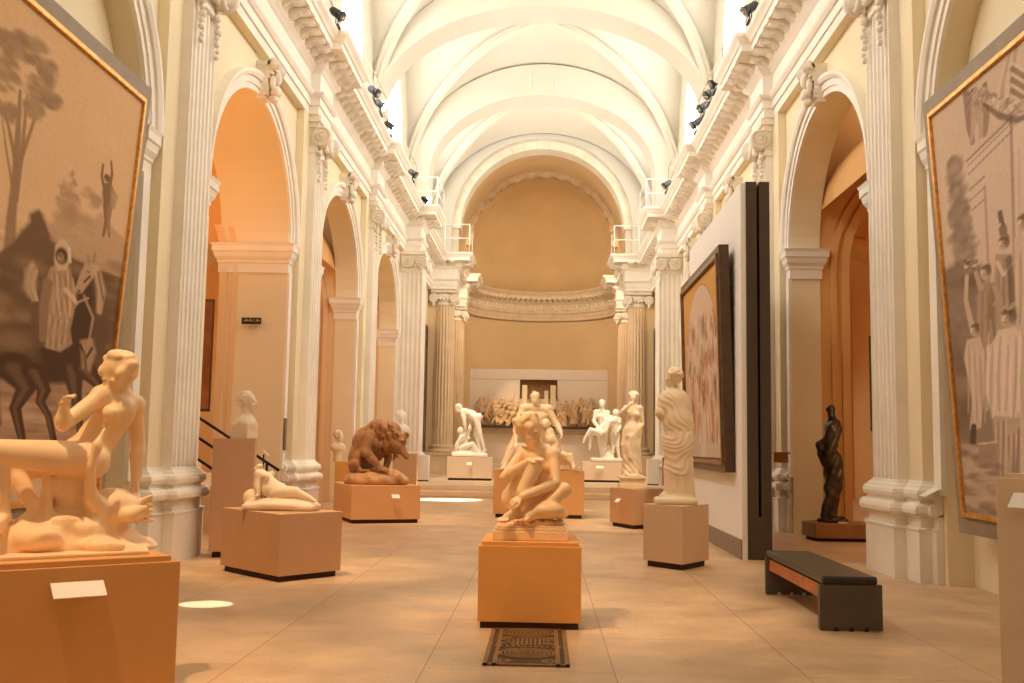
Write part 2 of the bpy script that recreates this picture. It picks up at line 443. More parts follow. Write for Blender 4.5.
def trans_arch(y0, y1, r=RT, zc=ZT, rb=2.62, m=M_VAULT, name=None, zlow=8.86, outer=None, mould=True):
    global ti
    mb = MB(); n = 44
    inner = [(-r, zlow)]+[(-r*math.cos(PI*i/n), zc+rb*math.sin(PI*i/n)) for i in range(n+1)]+[(r, zlow)]
    if outer is None:
        out = [(-4.32, zlow)]+[(-4.32*math.cos(PI*i/n), ZC+(HV-DOM+.03)*math.sin(PI*i/n)) for i in range(n+1)]+[(4.32, zlow)]
    else: out = outer(n)
    for y in (y0, y1):
        for i in range(len(inner)-1):
            mb.add([(inner[i][0], y, inner[i][1]), (inner[i+1][0], y, inner[i+1][1]), (out[i+1][0], y, out[i+1][1]), (out[i][0], y, out[i][1])], [(0, 1, 2, 3)])
    for i in range(len(inner)-1):
        mb.add([(inner[i][0], y0, inner[i][1]), (inner[i+1][0], y0, inner[i+1][1]), (inner[i+1][0], y1, inner[i+1][1]), (inner[i][0], y1, inner[i][1])], [(0, 1, 2, 3)], True)
    if mould:
        vs = []; pr = [(0, 0), (0, -.03), (.08, -.03), (.08, 0)]
        for i in range(n+1):
            a = PI*i/n
            for rr, o in pr: vs.append((-(r+rr)*math.cos(a), y0+o, zc+(rb+rr)*math.sin(a)))
        mb.add(vs, [(i*4+j, (i+1)*4+j, (i+1)*4+j+1, i*4+j+1) for i in range(n) for j in range(3)])
    ti += 1
    return struct(mb.build('trim_%d' % ti, m, weld=False))
for i in range(0, 5):
    t = trans_arch(PY[i]-.5, PY[i]+.6, r=(3.6 if i == 4 else 4.15))
    if i == 4:
        for dx in (-.42, .42):
            b = MB(); b.box(dx-.035, dx+.035, PY[i]-.54, PY[i]-.49, 12.85, 13.3); 
            b.build('arch_patch', M_VOUS, t)
# triumphal arch: voussoirs as blocks, barrel behind
t = trans_arch(39.9, 40.4, 3.53, 9.95, 3.53, M_VAULT)
mb = MB(); n = 21; RI, RO, ZA = 3.22, 3.55, 9.95
for i in range(n):
    a0 = PI*i/n+.0015; a1 = PI*(i+1)/n-.0015
    for (ya, yb, sh) in ((40.3, 46.8, 0),):
        vs = []; m = 4
        for q in range(m+1):
            a = a0+(a1-a0)*q/m
            for r in (RI, RO):
                for y in (ya, 41.2): vs.append((-r*math.cos(a), y, ZA+r*math.sin(a)))
        fs = []
        for q in range(m):
            b = q*4; fs += [(b, b+4, b+5, b+1), (b+2, b+3, b+7, b+6), (b, b+2, b+6, b+4)]
        fs += [(0, 1, 3, 2), (m*4, m*4+2, m*4+3, m*4+1)]
        mb.add(vs, fs)
ti += 1; struct(mb.build('trim_%d' % ti, M_VOUS, weld=False))
mb = MB(); n = 40
ring = [(-RI-.03, 8.8)]+[(-(RI+.03)*math.cos(PI*i/n), ZA+(RI+.03)*math.sin(PI*i/n)) for i in range(n+1)]+[(RI+.03, 8.8)]
for i in range(len(ring)-1):
    a, b = ring[i], ring[i+1]; mb.add([(a[0], 40.35, a[1]), (b[0], 40.35, b[1]), (b[0], 47, b[1]), (a[0], 47, a[1])], [(0, 1, 2, 3)], True)
ti += 1; struct(mb.build('trim_%d' % ti, M_APSE))
# front wall over the arch up to the vault
mb = MB()
outer = [(-4.7, 8.8)]+[(-4.7*math.cos(PI*i/n), ZC+4.5*math.sin(PI*i/n)) for i in range(n+1)]+[(4.7, 8.8)]
ring2 = [(-RO, 8.8)]+[(-(RO-.02)*math.cos(PI*i/n), ZA+(RO-.02)*math.sin(PI*i/n)) for i in range(n+1)]+[(RO, 8.8)]
for i in range(len(ring2)-1):
    mb.add([(ring2[i][0], 40.45, ring2[i][1]), (ring2[i+1][0], 40.45, ring2[i+1][1]), (outer[i+1][0], 40.45, outer[i+1][1]), (outer[i][0], 40.45, outer[i][1])], [(0, 1, 2, 3)])
struct(mb.build('wall_apse_front', M_VAULT, weld=False))
mb = MB()
for s in (-1, 1): mb.box(min(s*3.27, s*4.7), max(s*3.27, s*4.7), 40.41, 47.3, 8.84, 10.0)
struct(mb.build('wall_apse_haunch', M_VOUS))
# jagged stone ring at the mouth of the half dome
mb = MB(); n = 30
for i in range(n):
    a0 = PI*i/n+.002; a1 = PI*(i+1)/n-.002; ex = .22 if i % 2 else .10
    vs = []
    for a in (a0, a1):
        for r in (3.26, 3.08-ex*.4):
            for y in (43.8, 44.3): vs.append((-r*math.cos(a), y, ZA+r*math.sin(a)))
    mb.add(vs, [(0, 1, 3, 2), (4, 6, 7, 5), (0, 4, 5, 1), (2, 3, 7, 6), (0, 2, 6, 4), (1, 5, 7, 3)])
ti += 1; struct(mb.build('trim_%d' % ti, mat('brown_stone_blocks', (.60, .43, .25), .9, .15, 3, .05, 30), weld=False))
# apse: cylinder and half dome
RAP = 3.45; YA = 47.
mb = MB(); n = 36
prof = [(RAP+.1, 0), (RAP+.1, 8.9), (RAP, 8.95), (RAP, ZA)]+[(RAP*math.cos(PI/2*i/14), ZA+(RAP-.12)*math.sin(PI/2*i/14)) for i in range(1, 15)]
low = prof[:2]; high = prof[1:]
mb.lathe(low, c=(0, YA), n=n, a0=0, a1=PI); struct(mb.build('wall_apse', M_APSEW))
mb = MB(); mb.lathe(high, c=(0, YA), n=n, a0=0, a1=PI); struct(mb.build('ceiling_apse', M_APSE))
pth = [(RAP*math.cos(PI*i/36), YA+RAP*math.sin(PI*i/36)) for i in range(37)]
mb = MB(); sweep(mb, pth, [(a*.9+.05, z) for a, z in ENT[:-1]]+[(0, 8.86), (0, 9.0)], side=1, capends=False)
ti += 1; ac = struct(mb.build('trim_%d' % ti, mat('tan_carved_stone', (.72, .58, .42), .8, .08, 3, .03, 40), weld=False))
md = MB(); pin = [(a*.985, YA+(b-YA)*.985) for a, b in pth]
for i in range(36):
    a, b = Vector(pin[i]), Vector(pin[i+1]); d = (b-a).normalized(); modillions(md, a, b, Vector((-d.y, d.x)), .5)
md.build('modillion_row', M_ORN, ac)
# carved frieze of swags in low relief
fr = MB()
for i in range(1, 72):
    a = PI*i/72; r = RAP-.06
    up = abs(math.sin(i*PI/4))
    fr.sphere((r*math.cos(a), YA+r*math.sin(a), 8.02+.2*(1-up)), (.06, .06, .05), 6, 4)
    if i % 4 == 0: fr.sphere((r*math.cos(a), YA+r*math.sin(a), 8.14), (.05, .05, .12), 6, 4)
    if i % 4 == 2: fr.sphere((r*math.cos(a), YA+r*math.sin(a), 8.16), (.05, .05, .05), 6, 4)
fr.build('frieze_carving', M_ORN, ac)
# side walls of the choir behind the triumphal arch
for s, nm in ((-1, 'left'), (1, 'right')):
    mb = MB(); mb.box(min(s*3.85, s*4.96), max(s*3.85, s*4.96), 40.62, 47.2, 0, 8.9); struct(mb.build('wall_choir_'+nm, M_APSEW))

# ---- pilasters
def volute(mb, c, ax, r, th, n=14, turns=2.2, sg=1):
    """spiral scroll disc; ax = 'x' or 'y' is the axis of the disc"""
    Rm = Matrix.Rotation(PI/2, 4, 'Y') if ax == 'x' else Matrix.Rotation(PI/2, 4, 'X')
    T = Matrix.Translation(c) @ Rm
    mb.lathe([(r, -th/2), (r, th/2*.6), (r*.82, th/2), (r*.72, th/2*.5), (r*.55, th/2*.5), (r*.5, th/2*1.05), (r*.36, th/2*1.05), (r*.3, th/2*.5), (r*.2, th/2*.5), (r*.16, th/2*1.2), (.001, th/2*1.25)], n=n, T=T, smooth=True)
def flutes(y0, y1, x, s, k=6, dep=.042, n=6):
    """plan outline of a fluted face running y0..y1 at x, cut towards the wall"""
    pts = []; w = (y1-y0)/k; fl = w*.16
    for i in range(k):
        a = y0+i*w
        pts.append((x, a)); pts.append((x, a+fl))
        for j in range(1, n):
            t = PI*j/n; pts.append((x+s*dep*math.sin(t), a+fl+(w-2*fl)*(1-math.cos(t))/2))
        pts.append((x, a+w-fl))
    pts.append((x, y1)); return pts
PIL_SIDE = {-1: 'left', 1: 'right'}
def pilaster(s, i):
    y = PY[i]; fx = s*4.18; bx = s*4.31; wall = s*(W-.004)
    where = ['on the near side of the large painting', 'just beyond the large painting', 'between first and second open arches', 'between second and third open arches'][i]
    t = thing('fluted_pilaster', 'fluted pilaster on the %s wall, %s' % (PIL_SIDE[s], where), 'pilaster', (wall, y, 0))
    h = .43; hb = .86
    mb = MB()                                  # shaft with flutes from 1.17 to 6.85
    for z0, z1, f in ((1.05, 6.88, 1),):
        pts = flutes(y-h, y+h, fx, s)
        n = len(pts); vs = [(px, py, z0) for px, py in pts]+[(px, py, z1) for px, py in pts]
        mb.add(vs, [(j, j+1, n+j+1, n+j) for j in range(n-1)])
        mb.add([(fx, y-h, z0), (bx, y-h, z0), (bx, y-h, z1), (fx, y-h, z1)], [(0, 1, 2, 3)]); mb.add([(fx, y+h, z0), (bx, y+h, z0), (bx, y+h, z1), (fx, y+h, z1)], [(0, 1, 2, 3)])
    mb.build('shaft', M_TRIM, t, weld=False)
    mb = MB(); mb.box(min(bx, wall), max(bx, wall), y-hb, y+hb, .8, 7.5); mb.build('backing_strip', M_WALL, t)
    side = 1 if s > 0 else -1
    path = [(wall, y-hb-.2), (wall, y-hb), (bx, y-hb), (bx, y-h), (fx, y-h), (fx, y+h), (bx, y+h), (bx, y+hb), (wall, y+hb), (wall, y+hb+.2)]
    mb = MB()
    sweep(mb, path, [(0, 0), (.08, 0), (.08, .55), (.095, .56), (.095, .58), (.05, .59), (.05, .73), (.0, .74)], side=side)
    mb.build('plinth', M_TRIM, t, weld=False)
    mb = MB()                                   # attic base: two tori and scotia
    pr = [(.0, .72), (.11, .72), (.135, .745), (.14, .785), (.125, .825), (.10, .845), (.07, .85), (.055, .87), (.055, .89), (.07, .90), (.095, .915), (.105, .955), (.095, .995), (.06, 1.02), (.05, 1.04), (.02, 1.06), (.0, 1.10)]
    sweep(mb, path, pr, side=side); mb.build('base_moulding', M_TRIM, t, weld=False)
    mb = MB()                                   # ionic capital with hanging garlands
    mb.box(min(fx-s*.10, wall), max(fx-s*.10, wall), y-h-.10, y+h+.10, 7.38, 7.5)
    mb.box(min(fx-s*.05, wall), max(fx-s*.05, wall), y-h-.04, y+h+.04, 7.28, 7.38)
    mb.box(min(fx-s*.02, wall), max(fx-s*.02, wall), y-h, y+h, 6.84, 7.28)
    sweep(mb, [(bx, y-h), (fx, y-h), (fx, y+h), (bx, y+h)], [(0, 6.80), (.03, 6.82), (.03, 6.88), (0, 6.9)], side=side)
    for e in (-1, 1):
        volute(mb, (fx-s*.10, y+e*(h-.02), 7.12), 'y', .19, -.16*e)
        volute(mb, (fx-s*.13, y+e*(h-.13), 7.12), 'x', .19, -.12*s)
        for q in range(9):                      # garland drops
            z = 6.98-.085*q; rr = .05 if q % 2 else .07; rr *= (1-.05*q)
            mb.sphere((fx-s*.06, y+e*(h-.13)+.025*math.sin(q*2), z), (rr*.9, rr, rr), 7, 5)
    for q in range(7): mb.sphere((fx-s*.09, y-.27+.09*q, 7.05-.05*math.cos((q-3)*.5)), (.06, .05, .07), 7, 5)
    for q in range(5): mb.sphere((fx-s*.08, y-.2+.1*q, 7.24), (.05, .045, .05), 6, 4)
    mb.build('capital', M_ORN, t, weld=False)
for s in (-1, 1):
    for i in range(4): pilaster(s, i)

# far piers beside the sanctuary: fluted on both faces
def far_pier(s):
    y0, y1 = PY[4]-.55, PY[4]+.55; x0 = s*3.72; wall = s*(W-.004)
    t = thing('fluted_pier', 'white fluted pier on the %s at the sanctuary platform edge' % PIL_SIDE[s], 'pier', (s*4.1, PY[4], 0))
    mb = MB(); k = 6
    pts = flutes(min(x0, wall), max(x0, wall), y0, 1, k=5, dep=.035); pts = [(b, a) for a, b in pts]
    n = len(pts); mb.add([(px, py, 1.15) for px, py in pts]+[(px, py, 6.85) for px, py in pts], [(j, j+1, n+j+1, n+j) for j in range(n-1)])
    pts = flutes(y0, y1, x0, s, k=6, dep=.035); n = len(pts)
    mb.add([(px, py, 1.15) for px, py in pts]+[(px, py, 6.85) for px, py in pts], [(j, j+1, n+j+1, n+j) for j in range(n-1)])
    mb.add([(x0, y1, 1.15), (wall, y1, 1.15), (wall, y1, 6.85), (x0, y1, 6.85)], [(0, 1, 2, 3)])
    mb.build('shaft', M_TRIM, t, weld=False)
    path = [(wall, y0), (x0, y0), (x0, y1), (wall, y1)]; side = 1 if s > 0 else -1
    mb = MB(); sweep(mb, path, [(.09, .31), (.09, .8), (.13, .82), (.14, .88), (.11, .94), (.07, .96), (.10, 1.0), (.10, 1.08), (.06, 1.12), (.0, 1.2)], side=side); mb.build('base_moulding', M_TRIM, t, weld=False)
    mb = MB(); xa, xb = min(x0-s*.08, wall), max(x0-s*.08, wall)
    mb.box(xa, xb, y0-.08, y1+.08, 7.38, 7.5); mb.box(min(x0, wall), max(x0, wall), y0, y1, 6.83, 7.4)
    for e, xx in ((-1, x0+s*.04), (1, wall-s*.24)):
        volute(mb, (xx, y0-.08, 7.14), 'y', .18, .14)
    for e in (-1, 1): volute(mb, (x0-s*.10, PY[4]+e*.45, 7.14), 'x', .18, -.12*s)
    for q in range(5): mb.sphere((x0+s*(.15+.1*q), y0-.05, 7.06-.04*math.cos((q-2)*.7)), .055, 7, 5)
    for q in range(4): mb.sphere((x0+s*.03, y0-.06, 6.95-.1*q), .05*(1-.1*q), 7, 5)
    mb.build('capital', M_ORN, t, weld=False)
far_pier(-1); far_pier(1)

# free columns flanking the apse
def column(x, y, r, label, m=None):
    t = thing('fluted_column', label, 'column', (x, y, .32))
    m = m or mat('honey_column_stone', (.78, .60, .40), .75, .06, 2, .03, 30)
    mb = MB(); nf = 20; pts = []
    for i in range(nf):
        a0 = 2*PI*i/nf; da = 2*PI/nf
        pts.append((1, a0)); pts.append((1, a0+da*.16))
        for j in range(1, 5): pts.append((1-.10*math.sin(PI*j/5), a0+da*(.16+.68*j/5)))
        pts.append((1, a0+da*.84))
    zs = [1.42, 3.5, 5.2, 6.9]; rs = [r, r*.99, r*.95, r*.88]; n = len(pts)
    vs = [(x+q*rr*math.cos(a), y+q*rr*math.sin(a), z) for z, rr in zip(zs, rs) for q, a in pts]
    mb.add(vs, [(l*n+j, l*n+(j+1) % n, (l+1)*n+(j+1) % n, (l+1)*n+j) for l in range(3) for j in range(n)])
    mb.build('shaft', m, t, weld=False)
    mb = MB(); mb.box(x-r*1.45, x+r*1.45, y-r*1.45, y+r*1.45, .31, 1.02); mb.box(x-r*1.55, x+r*1.55, y-r*1.55, y+r*1.55, 1.02, 1.12); mb.build('pedestal', m, t, bevel=.01)
    mb = MB(); mb.lathe([(r*1.36, 1.12), (r*1.42, 1.17), (r*1.36, 1.23), (r*1.18, 1.25), (r*1.14, 1.3), (r*1.22, 1.33), (r*1.22, 1.38), (r*1.05, 1.42), (r, 1.44)], c=(x, y), n=32); mb.build('base_moulding', m, t)
    mb = MB(); mb.lathe([(r*.88, 6.88), (r*.95, 6.9), (r*.95, 6.94), (r*.9, 6.96), (r*.95, 7.1), (r*1.08, 7.25), (r*1.0, 7.36)], c=(x, y), n=28)
    mb.box(x-r*1.18, x+r*1.18, y-r*1.18, y+r*1.18, 7.38, 7.5)
    for ex in (-1, 1):
        for ey in (-1, 1): 
            volute(mb, (x+ex*r*.95, y+ey*r*1.02, 7.17), 'y', r*.42, -.1*ey)
            mb.sphere((x+ex*r*.95, y+ey*r*.95, 6.95), (.06, .06, .1), 7, 5)
    for q in range(5): mb.sphere((x+(q-2)*r*.32, y-r*1.0, 7.16-.03*(2-abs(q-2))), .07, 7, 5)
    mb.build('capital', M_ORN, t, weld=False)
for s in (-1, 1):
    column(s*3.82, 40.85, .43, 'honey coloured fluted column on the %s between white pier and apse' % PIL_SIDE[s])
    column(s*3.74, 45.85, .38, 'slimmer fluted column at the apse mouth on the %s, behind the larger one' % PIL_SIDE[s])

# ---- sanctuary platform with steps
mb = MB()
mb.box(-4.4, 4.4, 28.45, 28.95, 0, .16); mb.box(-4.4, 4.4, 28.9, 50.6, 0, .32)
struct(mb.build('floor_platform', mat('pale_step_stone', (.78, .60, .42), .5, .08, 2, .02, 40), bevel=.015))

# ---- side aisles
for s, nm in ((-1, 'left'), (1, 'right')):
    a, b = s*4.95, s*9.5
    mb = MB(); mb.box(min(b, b+s*.3), max(b, b+s*.3), 5, 41, 0, 7.5); struct(mb.build('wall_aisle_'+nm, M_AISLE))
    mb = MB(); xc = (a+b)/2; r = abs(b-a)/2; n = 16
    for i in range(n):
        p = [(xc-r*math.cos(PI*q/n), 5.6+r*.75*math.sin(PI*q/n)) for q in (i, i+1)]
        for ya, yb in (((5, 41),) if s > 0 else ((5, PY[1]+.9), (PY[2]-.9, 41))): mb.add([(p[0][0], ya, p[0][1]), (p[1][0], ya, p[1][1]), (p[1][0], yb, p[1][1]), (p[0][0], yb, p[0][1])], [(0, 1, 2, 3)], True)
    struct(mb.build('ceiling_aisle_'+nm, M_AISLE))
    if s < 0:                                   # cross barrel over the first aisle bay
        mb = MB(); yc = PY[1]+BAY/2; n = 24
        for i in range(n):
            p = [(yc-(RA+.01)*math.cos(PI*q/n), ZS+(RZ+.01)*math.sin(PI*q/n)) for q in (i, i+1)]
            mb.add([(-5.64, p[0][0], p[0][1]), (-5.64, p[1][0], p[1][1]), (-9.5, p[1][0], p[1][1]), (-9.5, p[0][0], p[0][1])], [(0, 1, 2, 3)], True)
        struct(mb.build('ceiling_aisle_bay', M_AISLE))
    # transverse arches across the aisle at each pier
    for i in range(1, 5):
        y = PY[i]; mb = MB(); xi = s*(5.45 if not (s < 0 and i == 2) else 5.65); xo = s*9.1; xc = (xi+xo)/2; r = abs(xo-xi)/2; n = 20; zs = 4.6
        for yy in (y-HP+.02, y+HP*.2):
            for i2 in range(n):
                a0, a1 = PI*i2/n, PI*(i2+1)/n
                p = [(xc-r*math.cos(q), zs+r*math.sin(q)) for q in (a0, a1)]
                mb.add([(p[0][0], yy, p[0][1]), (p[1][0], yy, p[1][1]), (p[1][0], yy, 8), (p[0][0], yy, 8)], [(0, 1, 2, 3)])
            for xa, xb in ((s*4.9, xc-r*s if s > 0 else xc+r), (xc+r*s if s > 0 else xc-r, s*9.5)):
                mb.add([(xa, yy, 0), (xb, yy, 0), (xb, yy, 8), (xa, yy, 8)], [(0, 1, 2, 3)])
        full = [(xc-r, 0)]+[(xc-r*math.cos(PI*q/n), zs+r*math.sin(PI*q/n)) for q in range(n+1)]+[(xc+r, 0)]
        for q in range(len(full)-1):
            p0, p1 = full[q], full[q+1]; mb.add([(p0[0], y-HP+.02, p0[1]), (p1[0], y-HP+.02, p1[1]), (p1[0], y+HP*.2, p1[1]), (p0[0], y+HP*.2, p0[1])], [(0, 1, 2, 3)])
        for ro, ww in ((.0, .14), (.22, .10)):        # roll mouldings on the arch face
            vs = []
            for q in range(n+1):
                aa = PI*q/n
                for dr, o in ((ro, 0), (ro, -.05), (ro+ww, -.05), (ro+ww, 0)):
                    vs.append((xc-(r+dr)*math.cos(aa), y-HP+.02+o, zs+(r+dr)*math.sin(aa)))
            mb.add(vs, [(q*4+j, (q+1)*4+j, (q+1)*4+j+1, q*4+j+1) for q in range(n) for j in range(3)])
            for e in (-1, 1):
                xx = xc+e*(r+ro); x2 = xx+e*ww
                mb.box(min(xx, x2), max(xx, x2), y-HP-.03, y-HP+.03, 0, zs)
        ti += 1; struct(mb.build('trim_%d' % ti, M_AISLE if s > 0 else M_AISLEW, weld=False))
    mb = MB(); mb.box(min(s*4.9, s*9.8), max(s*4.9, s*9.8), 40.6, 41, 0, 8); struct(mb.build('wall_aisle_end_'+nm, M_AISLE))
    mb = MB(); mb.box(min(s*4.9, s*9.8), max(s*4.9, s*9.8), 5, 5.4, 0, 8); struct(mb.build('wall_aisle_near_'+nm, M_AISLE))
# ------------------------------------------------------------------ sculpting by blended volumes
V = lambda *a: np.array(a, dtype=float)
def nz(v): v = np.asarray(v, float); return v/(np.linalg.norm(v)+1e-9)
class Sculpt:
    def __init__(s, lo, hi, h):
        s.lo = np.array(lo, float); s.h = h
        s.n = np.ceil((np.array(hi)-s.lo)/h).astype(int)+1
        s.ax = [(s.lo[i]+h*np.arange(s.n[i])).astype(np.float32) for i in range(3)]
        s.f = np.full(s.n, .2, np.float32)
    def _win(s, lo, hi):
        a = np.clip(np.floor((np.array(lo)-s.lo)/s.h).astype(int), 0, s.n); b = np.clip(np.ceil((np.array(hi)-s.lo)/s.h).astype(int)+1, 0, s.n)
        if (b <= a).any(): return None
        sl = tuple(slice(a[i], b[i]) for i in range(3))
        return sl, s.ax[0][sl[0]][:, None, None], s.ax[1][sl[1]][None, :, None], s.ax[2][sl[2]][None, None, :]
    def _mix(s, sl, d, k, sub=False):
        f = s.f[sl]
        if sub:
            d = -d; h = np.clip(.5-.5*(f-d)/k, 0, 1) if k > 0 else None
            s.f[sl] = np.maximum(f, d) if k <= 0 else f+(d-f)*h+k*h*(1-h)
        else:
            if k <= 0: s.f[sl] = np.minimum(f, d)
            else:
                h = np.clip(.5+.5*(d-f)/k, 0, 1); s.f[sl] = d+(f-d)*h-k*h*(1-h)
    def cone(s, a, b, ra, rb=None, k=.02, sub=False):
        rb = ra if rb is None else rb
        a = np.asarray(a, float); b = np.asarray(b, float); m = max(ra, rb)+k+3*s.h
        w = s._win(np.minimum(a, b)-m, np.maximum(a, b)+m)
        if w is None: return
        sl, x, y, z = w; d = b-a; L2 = float(d@d)+1e-12
        t = np.clip(((x-a[0])*d[0]+(y-a[1])*d[1]+(z-a[2])*d[2])/L2, 0, 1)
        q = np.sqrt((x-a[0]-t*d[0])**2+(y-a[1]-t*d[1])**2+(z-a[2]-t*d[2])**2)-(ra+(rb-ra)*t)
        s._mix(sl, q, k, sub)
    def ell(s, c, r, fr=None, k=.02, sub=False):
        """ellipsoid; fr = (axis0, axis1, axis2) orthonormal frame"""
        c = np.asarray(c, float); r = np.asarray(r, float) if np.ndim(r) else np.array([r, r, r], float); m = r.max()+k+3*s.h
        w = s._win(c-m, c+m)
        if w is None: return
        sl, x, y, z = w; x = x-c[0]; y = y-c[1]; z = z-c[2]
        if fr is None: fr = np.eye(3)
        u = [x*fr[i][0]+y*fr[i][1]+z*fr[i][2] for i in range(3)]
        k0 = np.sqrt((u[0]/r[0])**2+(u[1]/r[1])**2+(u[2]/r[2])**2); k1 = np.sqrt((u[0]/r[0]**2)**2+(u[1]/r[1]**2)**2+(u[2]/r[2]**2)**2)+1e-6
        s._mix(sl, k0*(k0-1)/k1, k, sub)
    def box(s, c, r, fr=None, rd=.01, k=.005, sub=False):
        c = np.asarray(c, float); r = np.asarray(r, float); m = np.linalg.norm(r)+k+3*s.h
        w = s._win(c-m, c+m)
        if w is None: return
        sl, x, y, z = w; x = x-c[0]; y = y-c[1]; z = z-c[2]
        if fr is None: fr = np.eye(3)
        q = [np.abs(x*fr[i][0]+y*fr[i][1]+z*fr[i][2])-(r[i]-rd) for i in range(3)]
        d = np.sqrt(sum(np.maximum(t, 0)**2 for t in q))+np.minimum(np.maximum(np.maximum(q[0], q[1]), q[2]), 0)-rd
        s._mix(sl, d, k, sub)
    def path(s, pts, rs, k=.02):
        for i in range(len(pts)-1): s.cone(pts[i], pts[i+1], rs[i], rs[i+1], k)
    def disp(s, fn, lo=None, hi=None):
        w = s._win(lo if lo is not None else s.lo, hi if hi is not None else s.lo+s.h*s.n)
        if w is None: return
        sl, x, y, z = w; near = np.abs(s.f[sl]) < .1
        s.f[sl] += np.where(near, fn(x, y, z), 0).astype(np.float32)
    def noise(s, amp, fq, lo=None, hi=None, seed=0):
        r = np.random.RandomState(seed); w = [(r.randn(3)*fq, r.rand()*6.28) for _ in range(7)]
        s.disp(lambda x, y, z: amp*sum(np.sin(a[0]*x+a[1]*y+a[2]*z+p) for a, p in w)/3, lo, hi)
    def cut_below(s, z):
        w = s._win(s.lo, s.lo+s.h*s.n); sl, x, y, zz = w; s.f = np.maximum(s.f, z-zz).astype(np.float32)
    def mesh(s, name, smooth=1):
        f = s.f.copy()
        for a in range(3):
            i = [slice(None)]*3
            for e in (0, -1): i[a] = e; f[tuple(i)] = np.maximum(f[tuple(i)], .01)
        for _ in range(smooth):
            g = f.copy()
            for a in range(3): g = (np.roll(g, 1, a)+np.roll(g, -1, a)+2*g)/4
            f = g*.6+f*.4
            for a in range(3):
                i = [slice(None)]*3
                for e in (0, -1): i[a] = e; f[tuple(i)] = np.maximum(f[tuple(i)], .01)
        ins = f < 0; n = s.n
        cnt = np.zeros(n-1, np.int8)
        for dx in (0, 1):
            for dy in (0, 1):
                for dz in (0, 1): cnt += ins[dx:n[0]-1+dx, dy:n[1]-1+dy, dz:n[2]-1+dz]
        act = (cnt > 0) & (cnt < 8); idx = np.full(n-1, -1, np.int64); cells = np.argwhere(act); idx[act] = np.arange(len(cells))
        acc = np.zeros((len(cells), 3)); num = np.zeros(len(cells))
        ci, cj, ck = cells.T
        for a in range(3):
            o = [b for b in range(3) if b != a]
            for u in (0, 1):
                for v in (0, 1):
                    d0 = [0, 0, 0]; d0[o[0]] = u; d0[o[1]] = v; d1 = list(d0); d1[a] = 1
                    f0 = f[ci+d0[0], cj+d0[1], ck+d0[2]]; f1 = f[ci+d1[0], cj+d1[1], ck+d1[2]]
                    m = (f0 < 0) != (f1 < 0); t = np.where(m, f0/np.where(m, f0-f1, 1), 0)
                    p = np.array(d0, float)[None, :].repeat(len(cells), 0); p[:, a] += t
                    acc += p*m[:, None]; num += m
        vert = s.lo+(cells+acc/num[:, None])*s.h
        quads = []
        for a in range(3):
            o = [b for b in range(3) if b != a]
            sl0 = [slice(1, n[b]-1) for b in range(3)]; sl0[a] = slice(0, n[a]-1); sl1 = list(sl0); sl1[a] = slice(1, n[a])
            A0 = ins[tuple(sl0)]; A1 = ins[tuple(sl1)]; e = np.argwhere(A0 != A1)
            if not len(e): continue
            flip = A0[tuple(e.T)]; base = e.copy()
            for b in o: base[:, b] += 1
            def cid(u, v):
                q = base.copy(); q[:, o[0]] -= u; q[:, o[1]] -= v; return idx[tuple(q.T)]
            q = np.stack([cid(1, 1), cid(0, 1), cid(0, 0), cid(1, 0)], 1)
            fl = flip if a != 1 else ~flip
            q[~fl] = q[~fl][:, ::-1]; quads.append(q)
        quads = np.concatenate(quads)
        me = bpy.data.meshes.new(name); me.vertices.add(len(vert)); me.vertices.foreach_set('co', vert.astype(np.float32).ravel())
        me.loops.add(quads.size); me.loops.foreach_set('vertex_index', quads.astype(np.int32).ravel())
        me.polygons.add(len(quads)); me.polygons.foreach_set('loop_start', np.arange(0, quads.size, 4, dtype=np.int32)); me.polygons.foreach_set('use_smooth', np.ones(len(quads), bool))
        me.update(calc_edges=True); me.validate(); return me
    def build(s, name, m, parent=None, smooth=1): return link(name, s.mesh(name, smooth), m, parent)

